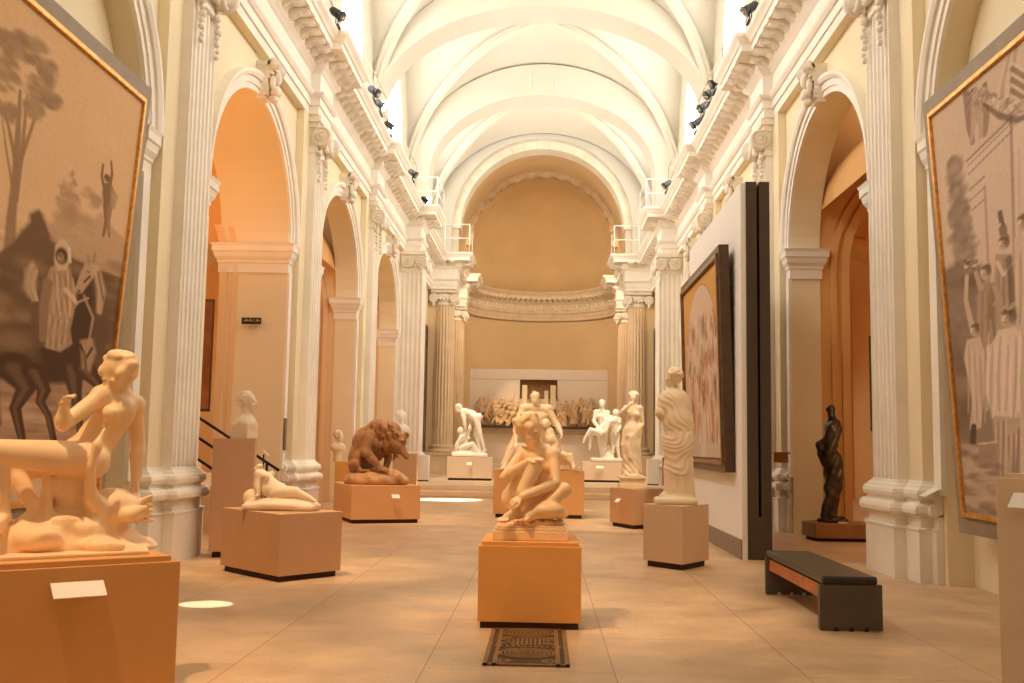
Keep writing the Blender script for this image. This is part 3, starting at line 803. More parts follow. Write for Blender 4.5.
def frame(fwd, up):
    f = nz(fwd); r = nz(np.cross(f, up)); u = np.cross(r, f); return r, f, u      # right, forward, up
def head(S_, c, fwd, up, s=1., hair='short', male=False, k=.008, curls=0, seed=1):
    r, f, u = frame(fwd, up); fr = (r, f, u); P = lambda a, b, d: c+(r*a+f*b+u*d)*s
    E = lambda p, rad, kk=k, sub=False: S_.ell(p, [q*s for q in rad], fr, kk*s*1., sub)
    E(P(0, -.015, .03), (.074, .092, .085)); E(P(0, .03, -.03), (.058, .066, .085), .02)       # skull, face
    E(P(0, .062, -.088), (.030, .030, .026), .02)                                              # chin
    for e in (-1, 1):
        E(P(.031*e, .104, .002), (.020, .024, .014), .008, True)                                # eye socket
        E(P(.030*e, .078, .004), (.013, .013, .009), .003)                                      # eyeball
        E(P(.030*e, .084, .022), (.024, .012, .007), .008)                                      # brow
        E(P(.036*e, .066, -.028), (.024, .024, .024), .02)                                      # cheek
        E(P(.076*e, -.008, -.012), (.008, .020, .030), .006)                                    # ear
    S_.cone(P(0, .086, .014), P(0, .108, -.030), .009*s, .012*s, .008*s)                        # nose
    for e in (-1, 1): E(P(.011*e, .099, -.034), (.008, .010, .007), .006)
    E(P(0, .094, -.054), (.022, .010, .0065), .005); E(P(0, .092, -.066), (.018, .010, .0065), .005)
    E(P(0, .102, -.060), (.019, .006, .002), .003, True)
    if hair:
        v = .012
        E(P(0, -.028, .050), (.082, .092, .080), .010); E(P(0, -.05, 0), (.080, .070, .078), .012)
        if hair in ('bun', 'long'):
            E(P(0, -.035, .035), (.090, .098, .085), .01)
            for e in (-1, 1): E(P(.06*e, .02, .045), (.032, .055, .035), .01)
        if hair == 'bun': E(P(0, -.125, .02), (.045, .045, .04), .015)
        if hair == 'topknot': 
            E(P(0, -.01, .125), (.04, .035, .028), .01); E(P(0, -.035, .035), (.090, .098, .085), .01)
            for e in (-1, 1): E(P(.06*e, .02, .045), (.032, .055, .035), .01)
        if hair == 'long': S_.cone(P(0, -.07, -.02), P(0, -.09, -.16), .06*s, .035*s, .02*s)
        rr = np.random.RandomState(seed)
        for _ in range(curls):
            d = nz(rr.randn(3)); d[1] = -abs(d[1])*.6+.25; d[2] = abs(d[2])*.9-.1; d = nz(d)
            p = P(.084*d[0], -.03+.098*d[1], .035+.088*d[2]); S_.ell(p, np.array([.022, .022, .018])*s*(.8+.5*rr.rand()), None, .006*s)

def hand(S_, w, d, pn, s=1., curl=.5, side=1, spread=.12):
    """w wrist, d pointing direction, pn palm normal, side: thumb on +side of (d x pn)"""
    d = nz(d); pn = nz(pn-d*np.dot(pn, d)); l = np.cross(d, pn)*side
    S_.ell(w+d*.045*s, np.array([.052, .016, .040])*s, (d, pn, l), .010*s)
    lens = (.072, .082, .076, .060)
    for i, L in enumerate(lens):
        o = (1.5-i)*.0205; a = w+(d*.082+l*o)*s; dd = nz(d+l*(1.5-i)*spread*.4)
        c1 = curl*.9; m1 = nz(dd*math.cos(c1)+pn*math.sin(c1)); b = a+m1*L*.5*s
        c2 = curl*2.0; m2 = nz(dd*math.cos(c2)+pn*math.sin(c2)); e = b+m2*L*.5*s
        S_.cone(w+(d*.05+l*o*.8)*s, a, .011*s, .0105*s, .006*s); S_.cone(a, b, .0105*s, .0092*s, .003*s); S_.cone(b, e, .0092*s, .0075*s, .003*s)
    a = w+(d*.025+l*.03)*s; b = a+nz(d*.7+l*.7+pn*.2)*.045*s; e = b+nz(d*.9+l*.2+pn*.3*curl)*.035*s
    S_.cone(a, b, .015*s, .0115*s, .01*s); S_.cone(b, e, .0115*s, .009*s, .004*s)
def foot(S_, an, toe, s=1.):
    d = toe-an; d = d-V(0, 0, 1)*d[2]*.0; L = np.linalg.norm(d); dn = d/L; up = nz(np.cross(np.cross(dn, V(0, 0, 1)), dn)); l = np.cross(dn, up)
    heel = an-dn*.04*s-up*.045*s
    S_.cone(an, heel, .030*s, .028*s, .02*s); S_.cone(an, an+dn*L*.7-up*.03*s, .033*s, .028*s, .02*s); S_.cone(heel, an+dn*L*.75-up*.05*s, .024*s, .03*s, .02*s)
    for i in range(5):
        o = (2-i)*.017; a = an+(dn*L*.72)+(l*o-up*.045)*s; b = an+dn*(L*(1.0-.035*abs(i-1)))+(l*o*1.15-up*.052)*s
        S_.cone(a, b, .014*s, .0105*s if i else .014*s, .006*s)

def body(S_, J, s=1., fem=True, k=.02, hands=True, breast=True, bulk=1., bs=1.):
    g = lambda n: J.get(n)
    k = k*s; q = s*bulk
    sh = (g('shL')+g('shR'))/2; hp = (g('hipL')+g('hipR'))/2
    lat = nz(g('shR')-g('shL')); sp = nz(sh-hp); fr_ = nz(J['front']) if 'front' in J else nz(np.cross(lat, sp)); fr_ = nz(fr_-sp*np.dot(fr_, sp)); lat2 = nz(np.cross(sp, fr_))
    ch = J.get('chest', hp+(sh-hp)*.74); wa = J.get('waist', hp+(sh-hp)*.36)
    wsh = np.linalg.norm(g('shR')-g('shL'))/2
    F = (lat2, fr_, sp)
    S_.ell(ch, np.array([min(wsh*.95, .165*q), .098*q, .15*s]), F, k)
    S_.ell(ch+sp*.06*s, np.array([min(wsh*1.0, .15*q), .075*q, .09*s]), F, k*1.5)
    S_.ell(wa, np.array([.112*q, .085*q, .12*s]), F, k*1.8)
    S_.ell(hp+sp*.03*s, np.array([(.155 if fem else .14)*q, .10*q, .105*s]), F, k*1.8)
    S_.cone(ch, hp, .085*q, .10*q, k*1.5)
    for e, n in ((-1, 'L'), (1, 'R')):
        S_.cone(g('sh'+n), sh+sp*.02*s, .055*q, .06*q, k*1.5)                                   # clavicle
        if fem and breast: S_.ell(ch+(lat2*e*.072+fr_*.085+sp*.0)*q, np.array([.056, .050, .052])*q*bs, F, k*.9)
        elif not fem: S_.ell(ch+(lat2*e*.075+fr_*.068+sp*.04)*q, np.array([.080, .036, .055])*q, F, k*.7)
        if not fem:
            for z in range(3): S_.ell(wa+(lat2*e*.035+fr_*.080+sp*(.075-.06*z))*q, np.array([.030, .016, .026])*q, F, k*.5)
        S_.ell(g('hip'+n)-fr_*.06*q+sp*.0, np.array([.088, .085, .090])*q, F, k*1.2)              # buttock
    S_.ell(wa+(fr_*.086-sp*.045)*q, np.array([.008, .012, .010])*q, F, .006*s, True)            # navel
    if g('head') is not None:
        hd = g('head'); S_.cone(sh+sp*.03*s, hd-(hd-sh)*.18, .056*q*(.88 if fem else 1.05), .050*q*(.88 if fem else 1.05), k*1.2)
    for n in 'LR':
        if g('el'+n) is not None:
            a, b = g('sh'+n), g('el'+n); r0 = (.048 if fem else .055)*q
            S_.ell(a, r0*1.18, None, k); S_.cone(a, b, r0, r0*.78, k)
            if not fem: S_.ell(a+(b-a)*.45+nz(fr_)*.012*s, np.array([.045, .045, .085])*q, frame(fr_, b-a), k*.6)
            if g('wr'+n) is not None:
                c = g('wr'+n); m = b+(c-b)*.3; S_.cone(b, m, r0*.78, r0*.86, k*.6); S_.cone(m, c, r0*.86, .027*q, k*.6)
                if hands and g('hd'+n) is not None:
                    d, pn, cu, si = g('hd'+n); hand(S_, c, V(*d), V(*pn), s*.98, cu, si)
        if g('kn'+n) is not None:
            a, b = g('hip'+n), g('kn'+n); r0 = (.088 if fem else .085)*q
            S_.cone(a, b, r0, r0*.64, k); S_.ell(b, r0*.62, None, k*.6)
            if g('an'+n) is not None:
                c = g('an'+n); m = b+(c-b)*.32; back = nz(np.cross(np.cross(c-b, a-b), c-b)) if np.linalg.norm(np.cross(c-b, a-b)) > 1e-6 else -fr_
                S_.cone(b, c, r0*.58, .034*q, k*.7); S_.ell(m+back*.014*q, np.array([.046, .046, .11])*q, frame(back, b-c), k*.8)
                if g('to'+n) is not None: foot(S_, c, g('to'+n), s)

def folds(S_, amp, fn, lo, hi):
    """drapery ridges: fn(x,y,z) gives phase"""
    def d(x, y, z):
        p = fn(x, y, z); t = np.abs(np.sin(p)); return amp*(.5-(1-t)**1.5)
    S_.disp(d, lo, hi)
def drape_mask(val): return np.clip(val, 0, 1)

def pedestal(name, label, pts, z0, z1, m, gap=.07, gin=.04, slab=None, group=None):
    """painted museum plinth over a dark recessed foot; pts = plan corners"""
    c = np.mean(np.array(pts), 0); t = thing(name, label, 'pedestal', (c[0], c[1], z0), 0, group)
    ins = lambda d: [tuple(c+(np.array(p)-c)*(1-d/np.linalg.norm(np.array(p)-c))) for p in pts]
    mb = MB(); mb.prism([tuple(p) for p in pts], z0+gap, z1); mb.build('body', m, t, bevel=.004)
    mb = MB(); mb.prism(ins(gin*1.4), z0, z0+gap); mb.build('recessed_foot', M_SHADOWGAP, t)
    if slab: mb = MB(); mb.prism(ins(slab[0]), z1, z1+slab[1]); mb.build('top_slab', m, t, bevel=.003)
    return t
def square(cx, cy, w, d, a):
    ca, sa = math.cos(a), math.sin(a)
    return [(cx+x*ca-y*sa, cy+x*sa+y*ca) for x, y in ((-w/2, -d/2), (w/2, -d/2), (w/2, d/2), (-w/2, d/2))]
def label_card(t, c, nrm, w=.12, h=.05, tilt=.5, m=None, arm=.04):
    """small white caption plate on a bracket fixed to a plinth face"""
    c = Vector(c); n = Vector((nrm[0], nrm[1], 0)).normalized(); l = Vector((-n.y, n.x, 0)); u = Vector((0, 0, 1))
    a = c+n*(arm+h*.5)-u*.02; d = (n*math.sin(tilt+.5)*-1+u*math.cos(tilt+.5)).normalized()
    mb = MB(); nn = l.cross(d)
    vs = [a+l*sx*w/2+d*sd*h/2*1.2+nn*e*.004 for e in (0, 1) for sd in (-1, 1) for sx in (-1, 1)]
    mb.add(vs, [(0, 2, 3, 1), (4, 5, 7, 6), (0, 1, 5, 4), (2, 6, 7, 3), (0, 4, 6, 2), (1, 3, 7, 5)])
    return mb.build('caption_plate', m or M_WHITE, t)
# ------------------------------------------------------------------ statues and their plinths
PA = lambda x, y, Y: at(x, y, Y)
# 1. woman crouching with crossed legs, centre of the nave
pd = pedestal('pedestal', 'ochre plinth under the crouching woman, centre foreground', square(.045, 8.60, .80, .80, .0), 0, .63, M_PEDO, gap=.05, gin=.02, slab=(.03, .03))
def central():
    t = thing('marble_statue', 'honey marble woman crouching with a raised knee on the centre plinth', 'statue', (.05, 8.6, .66))
    mb = MB(); c = (.045, 8.62)
    mb.box(c[0]-.30, c[0]+.30, c[1]-.29, c[1]+.29, .66, .735); mb.box(c[0]-.285, c[0]+.285, c[1]-.275, c[1]+.275, .735, .76); mb.box(c[0]-.275, c[0]+.275, c[1]-.265, c[1]+.265, .76, .775)
    mb.build('moulded_base', M_MARBLE_O, t, bevel=.008)
    S_ = Sculpt((-.36, 8.2, .765), (.46, 9.05, 1.80), .0075)
    J = dict(head=PA(529, 430, 8.58), shL=PA(523, 453, 8.68), shR=PA(553, 455, 8.60), hipL=PA(522, 496, 8.78), hipR=PA(542, 499, 8.74), waist=PA(535, 483, 8.74), chest=PA(539, 463, 8.66),
             elL=PA(504.5, 477, 8.50), wrL=PA(529, 461, 8.40), elR=PA(556, 483, 8.47), wrR=PA(522, 497, 8.32),
             knL=PA(534, 466, 8.42), anL=PA(515, 511, 8.40), toL=PA(501, 515, 8.25), knR=PA(564, 490, 8.48), anR=PA(540, 509, 8.40), toR=PA(520, 515, 8.30))
    J['front'] = V(.25, -1, .1); J['hdL'] = ((1, -.25, .25), (0, .3, -1), .35, -1); J['hdR'] = ((-1, -.1, -.55), (.2, .6, -.7), .5, 1)
    J['shL'] += V(.0, 0, .0)
    body(S_, J, .92, True, k=.017, bulk=1.13)
    head(S_, J['head'], V(.75, -.55, -.35), V(.25, -.3, 1), 1.08, 'bun', curls=60)
    S_.cone(PA(513, 498, 8.72), PA(531, 468, 8.46), .098, .066, .02); S_.cone(PA(535, 467, 8.42), PA(523, 492, 8.40), .060, .056, .015)
    S_.cone(PA(545, 500, 8.66), PA(562, 491, 8.5), .088, .062, .02)
    # rocky ground with flowers and a cloth heap
    S_.ell((.06, 8.62, .775), (.27, .26, .05), None, .02)
    S_.ell(PA(548, 510, 8.42), (.13, .10, .07), None, .03); S_.ell(PA(532, 514, 8.5), (.10, .12, .05), None, .03); S_.ell(PA(540, 505, 8.7), (.17, .15, .12), None, .04)
    S_.ell(PA(560, 514, 8.48), (.07, .10, .04), None, .02)
    r = np.random.RandomState(3)
    for i in range(46):
        a = r.rand()*6.28; p = V(.045+.26*math.cos(a)*(.8+.2*r.rand()), 8.62+.25*math.sin(a)*(.8+.2*r.rand()), .785+.02*r.rand()); S_.ell(p, .018+.014*r.rand(), None, .008)
    S_.cut_below(.772)
    S_.build('figure', M_MARBLE_O, t)
central()

# 2. Leda like group on the left: woman seated over a big bird
def YL(x, o=0.): return 5.55+.0030*x+o
def PL(x, y, o=0.): return at(x, y, YL(x, o))
dv = nz(V(.70, .58, 0)); nv = V(-dv[1], dv[0], 0); c1 = V(-1.83, 5.70, 0)
pts = [c1-dv*1.75, c1, c1+nv*.95, c1+nv*.95-dv*1.75]
pd = pedestal('pedestal', 'large ochre plinth under the woman with the bird, left foreground', [p[:2] for p in pts], 0, .75, mat('amber_painted_plinth', (.66, .34, .125), .75, .03, 2, .006, 200), slab=(.05, .03))
cp = at(76, 594, 5.36); label_card(pd, (cp[0]-.02, cp[1]+.02, .66), (dv[1], -dv[0]), .26, .085, .35)
def leda():
    t = thing('marble_statue', 'honey marble woman leaning on the back of a large bird, left foreground', 'statue', tuple(at(70, 556, 5.9)))
    S_ = Sculpt((-3.15, 4.95, .765), (-1.9, 6.5, 2.05), .0095)
    J = dict(head=PL(119, 375, .02), shL=PL(102, 396, .02), shR=PL(134, 405, .12), chest=PL(113, 416, .06), waist=PL(98, 436, .10), hipL=PL(82, 459, -.02), hipR=PL(86, 458, .20),
             elL=PL(63, 424, -.08), wrL=PL(64, 409, -.12), elR=PL(138, 445, .16), wrR=PL(136, 481, .10),
             knL=PL(-6, 452, -.06), anL=PL(4, 518, -.04), toL=PL(-8, 524, -.24), knR=PL(8, 470, .16), anR=PL(37, 510, .04), toR=PL(12, 520, -.08))
    J['front'] = V(-.45, -1, .25); J['hdL'] = ((.35, -.35, .9), (.85, -.2, -.4), .9, -1); J['hdR'] = ((.12, -.25, -1), (-.6, -.6, 0), .6, 1)
    body(S_, J, .92, True, k=.022, bulk=1.18, bs=.84)
    S_.cone(J['hipL'], J['knL'], .092, .062, .03)
    head(S_, J['head'], V(-.32, -.80, -.62), V(-.05, -.45, 1), 1.04, 'topknot', curls=30, seed=6)
    # bird: body, arched neck, head with beak, tail feathers
    S_.ell(PL(114, 508, .06), (.155, .13, .115), frame(V(-.3, 1, 0), V(.15, 0, 1)), .02)
    S_.path([PL(98, 510, .0), PL(91, 497, -.06), PL(90, 482, -.10), PL(91, 466, -.13), PL(96, 449, -.14)], [.07, .042, .027, .024, .026], .015)
    S_.ell(PL(97, 446, -.14), (.030, .03, .036), None, .01); S_.cone(PL(98, 443, -.14), PL(105, 428, -.13), .021, .009, .01)
    for q in range(5): S_.cone(PL(135, 505+4*q, .04), PL(152, 498+7*q-2*abs(q-1), -.01+.04*q), .030, .012, .012)
    S_.path([PL(108, 520, .0), PL(128, 516, -.06), PL(144, 508, -.06)], [.05, .045, .02], .02)
    # rock with cloth and the bulging shapes below the thigh
    S_.ell(PL(60, 547, .08), (.42, .22, .19), frame(V(-.6, .75, 0), V(0, 0, 1)), .06)
    S_.ell(PL(5, 553, .10), (.42, .24, .15), frame(V(-.6, .75, 0), V(0, 0, 1)), .06)
    S_.ell(PL(118, 552, .08), (.22, .22, .11), None, .06)
    S_.ell(PL(67, 498, .10), (.12, .11, .17), None, .05); S_.ell(PL(60, 486, .03), (.045, .05, .09), None, .03); S_.ell(PL(73, 488, .02), (.045, .05, .09), None, .03)
    S_.ell(PL(63, 496, -.03), .012, None, .01, True)
    S_.cone(PL(50, 478, .02), PL(48, 516, -.02), .020, .025, .012); S_.cone(PL(45, 478, .05), PL(42, 512, .02), .016, .02, .012)
    S_.ell(PL(60, 524, -.02), (.10, .08, .06), None, .05); S_.ell(PL(88, 531, -.04), (.09, .09, .07), None, .05); S_.ell(PL(36, 538, -.10), (.14, .10, .07), None, .05); S_.ell(PL(100, 546, -.14), (.14, .08, .05), None, .05)
    S_.ell(PL(86, 468, -.02), (.06, .06, .07), None, .03)
    S_.noise(.011, 13, hi=(-1.8, 6.6, .95)); S_.noise(.004, 40, hi=(-1.8, 6.6, .93), seed=3)
    S_.cut_below(.783)
    S_.build('figure', M_MARBLE_O, t)
    mb = MB(); a = at(-40, 562, 5.2); q = [V(-2.86, 5.06, 0), V(-2.02, 5.74, 0), V(-2.10, 5.92, 0), V(-2.36, 6.12, 0), V(-3.18, 5.50, 0)]
    mb.prism([(p[0], p[1]) for p in q], .78, .80)
    mb.build('base_slab', M_MARBLE_O, t, bevel=.006)
leda()

# 3. draped standing figure seen from behind, right
pd = pedestal('pedestal', 'sandy plinth under the draped figure, set cornerwise right of centre', [(1.36, 12.75), (1.77, 12.28), (2.17, 12.90), (1.74, 13.32)], 0, .74, M_PED, gap=.07)
def draped():
    t = thing('marble_statue', 'tall marble figure wrapped in a cloak, seen from behind on the right', 'statue', (1.75, 12.8, .74))
    Y = 12.8; P = lambda x, y, o=0: at(x, y, Y+o)
    S_ = Sculpt((1.3, 12.4, .73), (2.1, 13.2, 2.48), .0105)
    c = P(675.5, 498)
    S_.box((c[0]+.0, Y, .775), (.25, .22, .045), None, .04, .0)
    S_.path([P(677, 497), P(678, 470), P(678, 445), P(677, 420), P(675, 400)], [.17, .165, .175, .165, .135], .06)
    S_.ell(P(674, 402), (.20, .125, .17), None, .05); S_.ell(P(678, 440), (.185, .15, .22), None, .05)
    S_.cone(P(663, 404), P(660, 413, -.03), .065, .06, .03); S_.cone(P(660, 413, -.03), P(666, 424, .12), .06, .04, .03)
    S_.cone(P(686, 404), P(690, 428, .03), .065, .06, .03)
    S_.cone(P(689, 430), P(692, 497), .03, .045, .03)
    S_.cone(P(674, 396), P(673.5, 384), .055, .055, .02)
    hd = P(673, 377.5, -.01); 
    for q in range(2): pass
    tt = lambda z: (z-.8)/1.4
    # diagonal folds on the back, hanging swags lower, straight folds at the hem
    folds(S_, .011, lambda x, y, z: 34*(z*1.0+.75*(x-1.7))+5*np.sin(5*(x-1.7))+1.6*np.sin(13*x+7*z)+1.2*np.sin(17*z-9*x), (1.2, 12.3, 1.62), (2.2, 13.3, 2.22))
    folds(S_, .011, lambda x, y, z: 32*(z-.9*(x-1.75)**2*2-.35*(x-1.75))+2*np.sin(9*z)+1.5*np.sin(15*x+5*z)+1.0*np.sin(21*z+8*x), (1.2, 12.3, 1.08), (2.2, 13.3, 1.62))
    folds(S_, .012, lambda x, y, z: 48*np.arctan2(x-1.75, y-12.8)*.35+6*z, (1.2, 12.3, .86), (2.2, 13.3, 1.08))
    head(S_, hd, V(-.75, .55, .0), V(0, 0, 1), 1.0, 'short', True, curls=50, seed=5)
    S_.cone(P(664, 494.5, -.05), P(661, 496, -.09), .035, .025, .015)
    S_.cut_below(.742)
    S_.build('figure', M_MARBLE, t)
draped()

# 4. standing half draped woman
pd = pedestal('pedestal', 'sandy plinth under the half draped woman, beyond the cloaked figure', [(1.37, 19.15), (1.74, 18.36), (2.45, 18.95), (2.05, 19.7)], 0, .69, M_PEDB)
label_card(pd, (1.55, 18.74, .50), (-.9, -.42), .14, .07, .3)
def standing():
    t = thing('marble_statue', 'marble woman with bare torso and cloth round the hips, elbow raised', 'statue', (1.8, 19.0, .69))
    Y = 19.0; P = lambda x, y, o=0: at(x, y, Y+o); c = P(632, 480)
    mb = MB(); mb.box(c[0]-.24, c[0]+.24, Y-.24, Y+.24, .69, .77); mb.box(c[0]-.21, c[0]+.21, Y-.21, Y+.21, .77, .86); mb.box(c[0]-.24, c[0]+.24, Y-.24, Y+.24, .86, .90)
    mb.build('moulded_base', M_MARBLE, t, bevel=.01)
    S_ = Sculpt((c[0]-.4, Y-.35, .89), (c[0]+.4, Y+.35, 2.56), .013)
    J = dict(head=P(633.5, 397.5), shL=P(626.5, 408.5), shR=P(640, 408.5), hipL=P(628, 432), hipR=P(637, 432), elL=P(621.5, 412.5, -.12), wrL=P(629, 405.5, -.18), elR=P(642.5, 424), wrR=P(633, 435, -.14),
             knL=P(628, 452, -.08), anL=P(628, 470), toL=P(626, 472, -.2), knR=P(635, 452, -.03), anR=P(635, 470), toR=P(637, 472, -.18))
    J['front'] = V(-.1, -1, 0); J['hdL'] = ((.7, -.2, .6), (.3, .8, 0), .6, 1); J['hdR'] = ((-.9, -.2, -.4), (0, .8, -.3), .5, 1)
    body(S_, J, .95, True, k=.02, bulk=1.12)
    S_.path([P(632, 430), P(631, 445), P(631, 458), P(631, 470)], [.15, .15, .14, .16], .05)
    S_.path([P(640, 426, .05), P(638, 445, .05), P(639, 471, .05)], [.05, .05, .06], .03)
    S_.path([P(633, 437, -.12), P(629, 448, -.14), P(630, 458, -.13)], [.05, .035, .05], .02)
    S_.path([P(626, 431, -.02), P(622.5, 445, -.05), P(624, 452, -.05)], [.05, .04, .03], .03)
    folds(S_, .016, lambda x, y, z: 30*(x-c[0])+9*z+3*np.sin(6*z), (c[0]-.4, Y-.4, .9), (c[0]+.4, Y+.4, 1.60))
    head(S_, J['head'], V(-.25, -.9, .15), V(0, .1, 1), 1.0, 'long', curls=20)
    S_.ell(V(c[0], Y, .91), (.2, .2, .03), None, .02); S_.cut_below(.892)
    S_.build('figure', M_MARBLE, t)
standing()

# 5. seated man with children, behind the crouching woman
pd = pedestal('pedestal', 'wide brownish plinth behind the crouching woman, under the seated man', square(.07, 21.4, 1.80, 1.2, .0), 0, .94, mat('umber_painted_plinth', (.62, .34, .14), .75, .03, 2, .006, 200))
def seated():
    t = thing('marble_statue', 'marble man seated with children, behind the crouching woman', 'statue', (.1, 21.3, .94))
    Y = 21.2; P = lambda x, y, o=0: at(x, y, Y+o)
    S_ = Sculpt((-.95, Y-.55, .935), (1.0, Y+.6, 2.62), .016)
    S_.box(P(537, 465, .15), (.62, .36, .14), None, .06, .02); S_.box(P(565, 464, 0), (.12, .25, .13), None, .03, .02)
    J = dict(head=P(535.5, 399, -.10), shL=P(524, 408), shR=P(548, 409), hipL=P(532, 450, .1), hipR=P(546, 450, .1), elL=P(516, 425, -.1), wrL=P(516, 442, -.3), elR=P(557, 424, -.05), wrR=P(561, 433, -.22),
             knL=P(516, 447, -.38), anL=P(507, 462, -.35), toL=P(502, 466, -.5), knR=P(559, 452, -.25), anR=P(572, 461, -.35), toR=P(576, 466, -.5))
    J['front'] = V(0, -1, .0); J['hdR'] = ((.1, -.3, -1), (-.8, -.3, 0), .6, -1)
    body(S_, J, 1.12, False, k=.025, bulk=1.3)
    head(S_, J['head'], V(.15, -.8, -.55), V(0, -.3, 1), 1.05, 'short', True, curls=20)
    for hx, hy, o in ((546, 424, -.25), (551, 439, -.3)):
        S_.ell(P(hx, hy, o), (.10, .11, .115), None, .02); S_.ell(P(hx+4, hy+12, o), (.11, .10, .16), None, .03); S_.cone(P(hx+5, hy+5, o), P(hx+9, hy+16, o-.1), .045, .03, .02)
    S_.cone(P(549, 432, -.3), P(558, 445, -.35), .06, .04, .02); S_.cone(P(554, 455, -.3), P(571, 455, -.35), .07, .045, .02); S_.cone(P(571, 455, -.35), P(574, 464, -.38), .045, .03, .02)
    S_.path([P(516, 436, -.1), P(511, 450, -.15), P(506, 464, -.2)], [.07, .09, .10], .04)
    S_.noise(.006, 11)
    S_.cut_below(.943); S_.build('figure', M_MARBLE, t)
seated()

# 6. hunched beast, brown
pd = pedestal('pedestal', 'low orange brown plinth under the hunched brown beast', [(-3.86, 20.05), (-3.22, 18.42), (-2.06, 18.93), (-2.70, 20.55)], 0, .67, mat('apricot_painted_plinth', (.70, .38, .17), .75, .03, 2, .006, 200))
label_card(pd, (-2.50, 18.72, .50), (.4, -.9), .14, .07, .2)
def beast():
    t = thing('beast_sculpture', 'brown plaster beast hunched over a rocky base on a low plinth', 'sculpture', (-2.9, 19.3, .67))
    Y = 19.2; P = lambda x, y, o=0: at(325+x/5.25, 400+y/5.25, Y+o)
    S_ = Sculpt((-3.75, Y-.6, .66), (-2.1, Y+.6, 2.2), .0115)
    S_.ell(P(235, 235, .10), (.34, .28, .36), None, .06); S_.ell(P(185, 305, .05), (.22, .28, .26), None, .05)           # trunk, haunch
    S_.ell(P(285, 160, .06), (.24, .24, .22), None, .05); S_.ell(P(350, 165, .02), (.17, .20, .18), None, .05)           # hump, neck
    S_.ell(P(385, 215, -.05), (.15, .16, .16), None, .03)                                                                 # skull
    S_.cone(P(385, 235, -.10), P(424, 292, -.14), .115, .058, .03); S_.ell(P(426, 305, -.15), (.050, .050, .036), None, .012)   # muzzle, nose
    S_.cone(P(368, 262, -.08), P(352, 318, -.10), .085, .035, .02)                                                        # jaw
    S_.ell(P(392, 305, -.22), (.05, .16, .055), None, .015, True); S_.cone(P(372, 285, -.12), P(382, 303, -.15), .03, .02, .01)
    for x_, o in ((372, -.20), (425, -.02)):
        S_.ell(P(x_, 186, o), (.062, .035, .070), None, .008); S_.ell(P(x_+1, 189, o-.035), (.034, .03, .042), None, .006, True)
    S_.ell(P(396, 222, -.22), (.045, .03, .03), None, .012, True); S_.ell(P(396, 222, -.195), .018, None, .003); S_.cone(P(385, 208, -.2), P(412, 214, -.19), .025, .018, .01)
    S_.ell(P(330, 300, -.12), (.10, .20, .17), None, .03, True); S_.ell(P(335, 235, .0), (.16, .17, .17), None, .05)
    S_.path([P(235, 195, -.16), P(212, 270, -.27), P(250, 312, -.30), P(288, 360, -.32)], [.13, .105, .078, .056], .022)  # near foreleg
    S_.ell(P(228, 215, -.24), (.12, .09, .14), None, .025); S_.ell(P(262, 235, -.2), (.07, .06, .13), None, .02)
    for q in range(5): S_.cone(P(276+11*q, 358, -.33), P(284+14*q, 377, -.38), .028, .012, .008)
    S_.path([P(318, 230, .12), P(332, 300, .12), P(318, 365, .05)], [.10, .07, .05], .03)
    S_.ell(P(165, 340, -.12), (.16, .19, .12), None, .03); S_.cone(P(165, 362, -.18), P(205, 374, -.30), .07, .045, .02)
    for q in range(4): S_.cone(P(200+9*q, 368, -.30), P(208+10*q, 379, -.34), .022, .010, .008)
    S_.ell(P(205, 335, -.26), (.06, .10, .10), None, .025, True)
    r = np.random.RandomState(5)
    for i in range(34):
        u = r.rand(); p = P(215+150*u, 120+150*r.rand()*(1-.3*u), -.20+.06*r.rand()); S_.cone(p, p+V(.02+.03*u, 0, -.13), .026, .008, .010)
    for i in range(12): p = P(335+45*r.rand(), 130+40*r.rand(), -.17); S_.cone(p, p+V(.05, -.02, -.08), .024, .008, .01)
    S_.noise(.005, 16)
    S_.cone(P(165, 355, -.02), P(250, 372, .0), .14, .10, .04); S_.cut_below(.84)
    S_.build('figure', M_TERRA, t)
    S_ = Sculpt((-3.8, Y-.6, .665), (-2.0, Y+.6, 1.12), .016)
    c = P(270, 425, 0)
    S_.ell((c[0], Y, .74), (.60, .44, .23), None, .03); S_.path([P(345, 375, -.25), P(350, 400, -.28), P(375, 415, -.28), P(390, 398, -.28), P(405, 420, -.25)], [.05, .06, .05, .05, .07], .02)
    S_.cone(P(330, 385, -.3), P(350, 410, -.3), .05, .05, .02); S_.ell(P(415, 425, -.2), (.08, .1, .06), None, .02)
    S_.noise(.012, 13); S_.cut_below(.672); S_.build('rocky_base', M_TERRAB, t)
beast()

